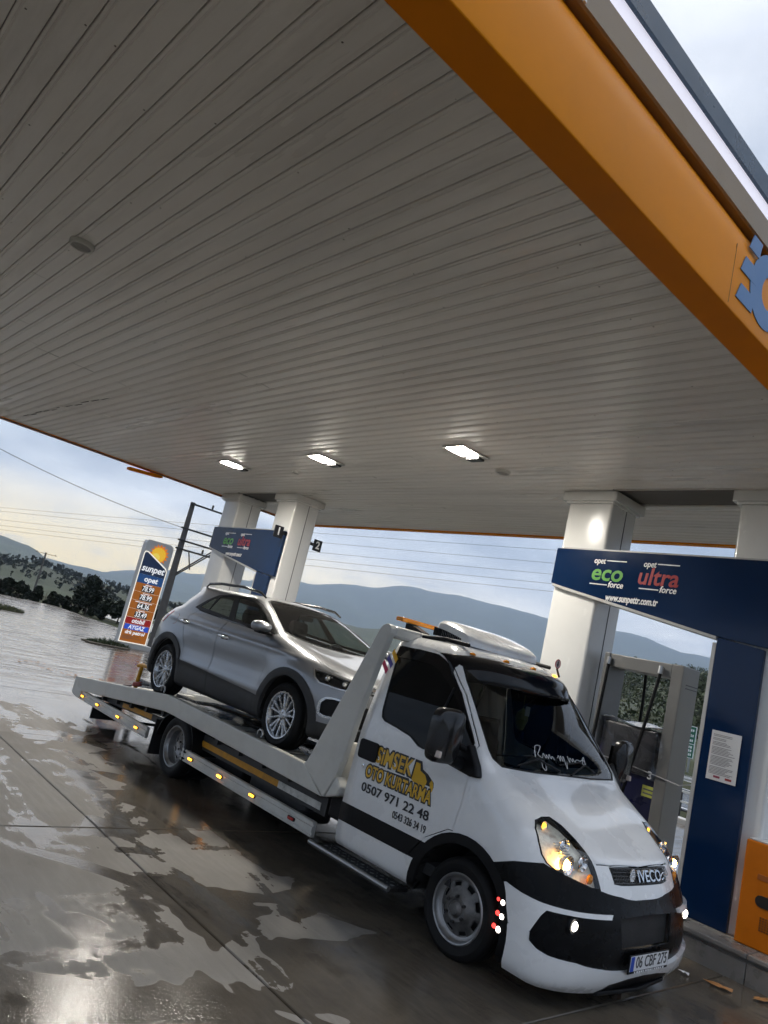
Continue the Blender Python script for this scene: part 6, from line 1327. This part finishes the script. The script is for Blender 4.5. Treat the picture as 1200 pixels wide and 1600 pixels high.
for mir in ('none', 'flip'):
    s_ = -1 if mir == 'none' else 1
    for dn, wn_, gm_ in (('front_door', 'front_window', CGLASS), ('rear_door', 'rear_window', CGLASS_T)):
        d = link(dn, C_.part(dn, mir, 0, 0.012), SILVER, car); link('window', C_.part(wn_, mir, -0.004), gm_, d); link('cladding', C_.part(dn.split('_')[0]+'_cladding', mir, 0.012, 0.02), CLAD, d)
        hx, hz = ((-0.075, 0.948) if dn == 'front_door' else (-1.13, 1.005))
        q = MB(); q.tube([(hx-0.10, s_*0.905, hz), (hx-0.085, s_*0.938, hz+0.002), (hx+0.085, s_*0.938, hz-0.004), (hx+0.10, s_*0.905, hz-0.006)], [0.012, 0.016, 0.016, 0.012], 8); q.build('door_handle', SILVER if False else CHROME, d, local=True, smooth=60)
        q = MB(); q.prism(rpoly(hx-0.07, hx+0.07, hz-0.03, hz+0.028, 0.02, 3), 'y', s_*0.900, s_*0.913); q.build('handle_cup', GB, d, local=True)
    link('window_trim', C_.part('window_trim', mir, 0.002, 0.01), BLACKP, car); link('quarter_window', C_.part('quarter_window', mir, -0.004), CGLASS_T, car)
    link('sill_cladding', C_.part('sill_cladding', mir, 0.012, 0.02), CLAD, car); [link('wheel_arch', C_.part(nm, mir, 0.014, 0.05), CLAD, car) for nm in ('front_arch', 'rear_arch')]
    h = link('headlamp', C_.part('headlamp', mir, 0.003), GLASS('lamp_lens', (0.97, 0.97, 0.97), 0.95, 0.02), car); link('lamp_frame', C_.part('headlamp_rim', mir, 0.004, 0.02), M('satin_chrome', (0.55, 0.55, 0.55), 0.2, metal=0.9), h)
    link('lamp_inside', C_.part('headlamp', mir, -0.05), M('lamp_dark', (0.03, 0.03, 0.032), 0.2, metal=0.4), h)
    for (x, y, z, r_) in ((1.86, -0.735, 0.812, 0.036), (1.99, -0.61, 0.79, 0.033)):
        q = MB(); q.lathe([(0.001, 0.02), (r_*0.7, 0.012), (r_*0.8, 0.0), (r_*1.2, 0.016), (r_*1.25, 0.0)], (x-0.015, s_*-y if s_ > 0 else y, z), 'x', 18); q.build('projector', CHROME, h, local=True, smooth=50)
    fr_ = link('fog_ring', C_.part('fog_ring', mir, 0.012, 0.02), M('satin_chrome', (0.55, 0.55, 0.55), 0.2, metal=0.9), car); link('fog_recess', C_.part('fog_recess', mir, -0.015), BLACKP, fr_)
    link('tail_lamp', C_.part('tail_lamp', mir, 0.006, 0.01), M('tail_red', (0.42, 0.05, 0.06), 0.12, var=0.1, coat=0.5), car)
    link('fuel_flap', C_.part('fuel_flap', mir, 0.001), SILVER, car)
    # mirror
    q = MB()
    def cm(u, v):
        a = 2*math.pi*u; c, s2 = math.cos(a), math.sin(a); w = [0.0, 0.7, 0.93, 1.0, 0.9, 0.6, 0.0][int(round(v*6))]; t_ = [-0.5, -0.5, -0.42, -0.1, 0.5, 0.9, 1.0][int(round(v*6))]
        return (0.775+0.075*t_+0.02*c*w, s_*(0.985-0.115*math.copysign(abs(c)**0.7, c)*w), 1.165+0.065*math.copysign(abs(s2)**0.75, s2)*w*(1.0 if s2 > 0 else 0.85))
    q.grid(cm, 26, 6); mm_ = q.build('mirror', SILVER, car, local=True, smooth=60)
    q = MB(); q.prism([(0.70, 1.095), (0.83, 1.09), (0.84, 1.12), (0.72, 1.125)], 'y', *sorted((s_*0.85, s_*1.03))); q.build('mirror_foot', BLACKP, mm_, local=True, bevel=0.012)
    # roof rail
    q = MB(); q.tube([(-1.42, s_*0.585, 1.515), (-1.34, s_*0.592, 1.565), (-1.0, s_*0.605, 1.590), (-0.4, s_*0.612, 1.594), (-0.02, s_*0.605, 1.566), (0.12, s_*0.60, 1.515)], [0.014, 0.018, 0.018, 0.018, 0.017, 0.012], 8); rl_ = q.build('roof_rail', M('rail_black', (0.02, 0.02, 0.021), 0.2), car, local=True, smooth=60)
    q = MB(); q.tube([(-1.36, s_*0.598, 1.578), (-1.0, s_*0.612, 1.606), (-0.4, s_*0.618, 1.610)], 0.007, 6); q.build('rail_trim', CHROME, rl_, local=True, smooth=60)
    # inner wheel wells
    for cx in (WF, WR):
        q = MB(); n_ = 22; v0 = [(cx+0.405*math.cos(R(-5+190*k/n_)), WZ+0.405*math.sin(R(-5+190*k/n_))) for k in range(n_+1)]
        q.v = [(x, s_*0.88, z) for x, z in v0]+[(x, s_*0.52, z) for x, z in v0]+[(cx, s_*0.52, WZ)]; q.f = [(k, k+1, n_+2+k, n_+1+k) for k in range(n_)]+[(n_+1+k, n_+2+k, 2*n_+2) for k in range(n_)]; q.mi = [0]*len(q.f)
        q.build('wheel_well', M('well_black', (0.006, 0.006, 0.006), 0.8), car, local=True, smooth=40)
        # wheel
        g = lambda prof: [(a, b if s_ < 0 else -b) for a, b in prof]; yo = s_*0.895
        q = MB(); q.lathe(g(tyre_prof(WRAD, 0.215, 0.238)), (cx, yo, WZ), 'y', 56); w_ = q.build('wheel', RUBBER, car, local=True, smooth=35)
        ALY = M('alloy', (0.52, 0.53, 0.54), 0.26, metal=0.9, var=0.06, vs=12, dirt=0.2, ds=10, dcol=(0.12, 0.11, 0.10))
        q = MB(); q.lathe(g([(0.244, 0.0), (0.240, -0.006), (0.226, -0.003), (0.216, 0.022), (0.205, 0.05), (0.20, 0.12)]), (cx, yo, WZ), 'y', 48); q.build('rim', ALY, w_, local=True, smooth=40)
        q = MB(); q.lathe(g([(0.21, 0.085), (0.15, 0.08), (0.001, 0.08)]), (cx, yo, WZ), 'y', 32); q.build('brake_disc', M('brake_dark', (0.03, 0.03, 0.03), 0.5, metal=0.6), w_, local=True)
        for k in range(5):
            for off, wd in ((-0.17, 0.0115), (0.17, 0.0115), (0.63, 0.010)):
                an = 2*math.pi*k/5+0.3+off; a0 = 2*math.pi*k/5+0.3+off*0.42 if abs(off) < 0.4 else an
                p0 = Vector((0.045*math.cos(a0), 0, 0.045*math.sin(a0))); p1 = Vector((0.222*math.cos(an), 0, 0.222*math.sin(an))); t_ = (p1-p0).normalized(); nn = Vector((-t_.z, 0, t_.x))
                ys0, ys1 = (0.028 if abs(off) < 0.4 else 0.036), 0.012; sg2 = 1 if s_ < 0 else -1
                v = []
                for p, w2, yd in ((p0, wd*1.5, ys0), (p1, wd*1.15, ys1)):
                    for e1, e2 in ((-1, 0.014), (-0.55, 0), (0.55, 0), (1, 0.014), (1, 0.05), (-1, 0.05)): v.append(Vector((cx, yo, WZ))+p+nn*(w2*e1)+Vector((0, sg2*(yd+e2), 0)))
                q = MB(); q.add(v, [(i, (i+1) % 6, 6+(i+1) % 6, 6+i) for i in range(6)]); q.build('spoke', ALY, w_, local=True)
        q = MB(); q.lathe(g([(0.001, 0.018), (0.028, 0.018), (0.034, 0.024), (0.055, 0.028), (0.062, 0.045), (0.06, 0.08)]), (cx, yo, WZ), 'y', 24); q.build('hub', ALY, w_, local=True, smooth=40)
link('front_skirt', C_.part('front_skirt', 'join', 0.004, 0.015), CLAD, car); link('rear_skirt', C_.part('rear_skirt', 'join', 0.004, 0.015), CLAD, car)
link('hood', C_.part('hood', 'join', 0, 0.012), SILVER, car)
ug = link('upper_grille', C_.part('upper_grille', 'join', -0.015), GB, car)
for z in (0.765, 0.80): q = MB(); q.tube([(2.246-0.9*max(0, z-0.74)-0.30*abs(y/10*0.48)**2.3, y/10*0.48, z) for y in range(-10, 11)], 0.006, 6); q.build('grille_bar', CHROME, ug, local=True)
link('lower_grille', C_.part('lower_grille', 'join', -0.02), M('mesh_black', (0.008, 0.008, 0.008), 0.5), car)
wc = link('windscreen', C_.part('windscreen', 'join', -0.003), CGLASS, car); link('screen_frame', C_.part('screen_frame', 'join', 0.002, 0.008), BLACKP, wc)
link('tailgate_window', C_.part('tailgate_window', 'join', -0.002), CGLASS_T, car)
# inside: floor, dash, steering wheel, seats with head rests, rear bench, mirror
FAB = M('car_fabric', (0.022, 0.022, 0.024), 0.85, var=0.2, vs=20)
q = MB(); q.box(-1.0, 1.0, -0.78, 0.78, 0.26, 0.34); q.box(-1.9, -1.0, -0.5, 0.5, 0.5, 0.56); q.build('floor', FAB, car, local=True)
q = MB(); q.prism([(0.50, 0.45), (0.50, 0.98), (0.58, 1.045), (0.98, 1.045), (1.05, 0.95), (1.05, 0.45)], 'y', -0.74, 0.74); q.build('dashboard', INT, car, local=True, bevel=0.03)
q = MB(); q.tube([(0.40+0.07*math.sin(a/18*6.283), 0.37+0.18*math.cos(a/18*6.283), 0.98+0.17*math.sin(a/18*6.283)) for a in range(19)], 0.014, 6); q.build('steering_wheel', INT, car, local=True, smooth=60)
for y in (-0.37, 0.37):
    q = MB(); q.prism([(-0.32, 0.45), (0.22, 0.47), (0.22, 0.60), (-0.16, 0.58), (-0.36, 1.12), (-0.46, 1.12), (-0.42, 0.8)], 'y', y-0.25, y+0.25); s2_ = q.build('seat', FAB, car, local=True, bevel=0.05, seg=3)
    q = MB(); q.prism([(-0.47, 1.16), (-0.36, 1.15), (-0.35, 1.25), (-0.38, 1.34), (-0.47, 1.345), (-0.50, 1.26)], 'y', y-0.13, y+0.13); q.build('head_rest', FAB, s2_, local=True, bevel=0.035, seg=3)
q = MB(); q.prism([(-1.20, 0.45), (-0.68, 0.47), (-0.68, 0.62), (-1.02, 0.60), (-1.22, 1.05), (-1.33, 1.05)], 'y', -0.62, 0.62); rb_ = q.build('rear_bench', FAB, car, local=True, bevel=0.04)
for y in (-0.4, 0.4): q = MB(); q.box(-1.36, -1.27, y-0.12, y+0.12, 1.06, 1.20); q.build('head_rest', FAB, rb_, local=True, bevel=0.03)
q = MB(); q.obox((0.20, 0.0, 1.385), (0.03, 0.22, 0.06), Matrix.Rotation(0.3, 3, 'Y')); q.build('inner_mirror', BLACKP, car, local=True, bevel=0.01)
for y in (-0.30, 0.28): q = MB(); q.tube([(1.045, y-0.30, 1.085), (1.03, y, 1.10), (1.0, y+0.28, 1.10)], 0.008, 6); q.build('wiper', BLACKP, car, local=True)
# headliner keeps the roof dark inside
q = MB(); q.grid(lambda u, v: (-1.55+1.60*u, -0.52+1.04*v, 1.515-0.02*(2*v-1)**2-0.03*(2*u-1)**2), 10, 6); q.build('headliner', M('headliner', (0.18, 0.18, 0.17), 0.9), car, local=True, smooth=60)
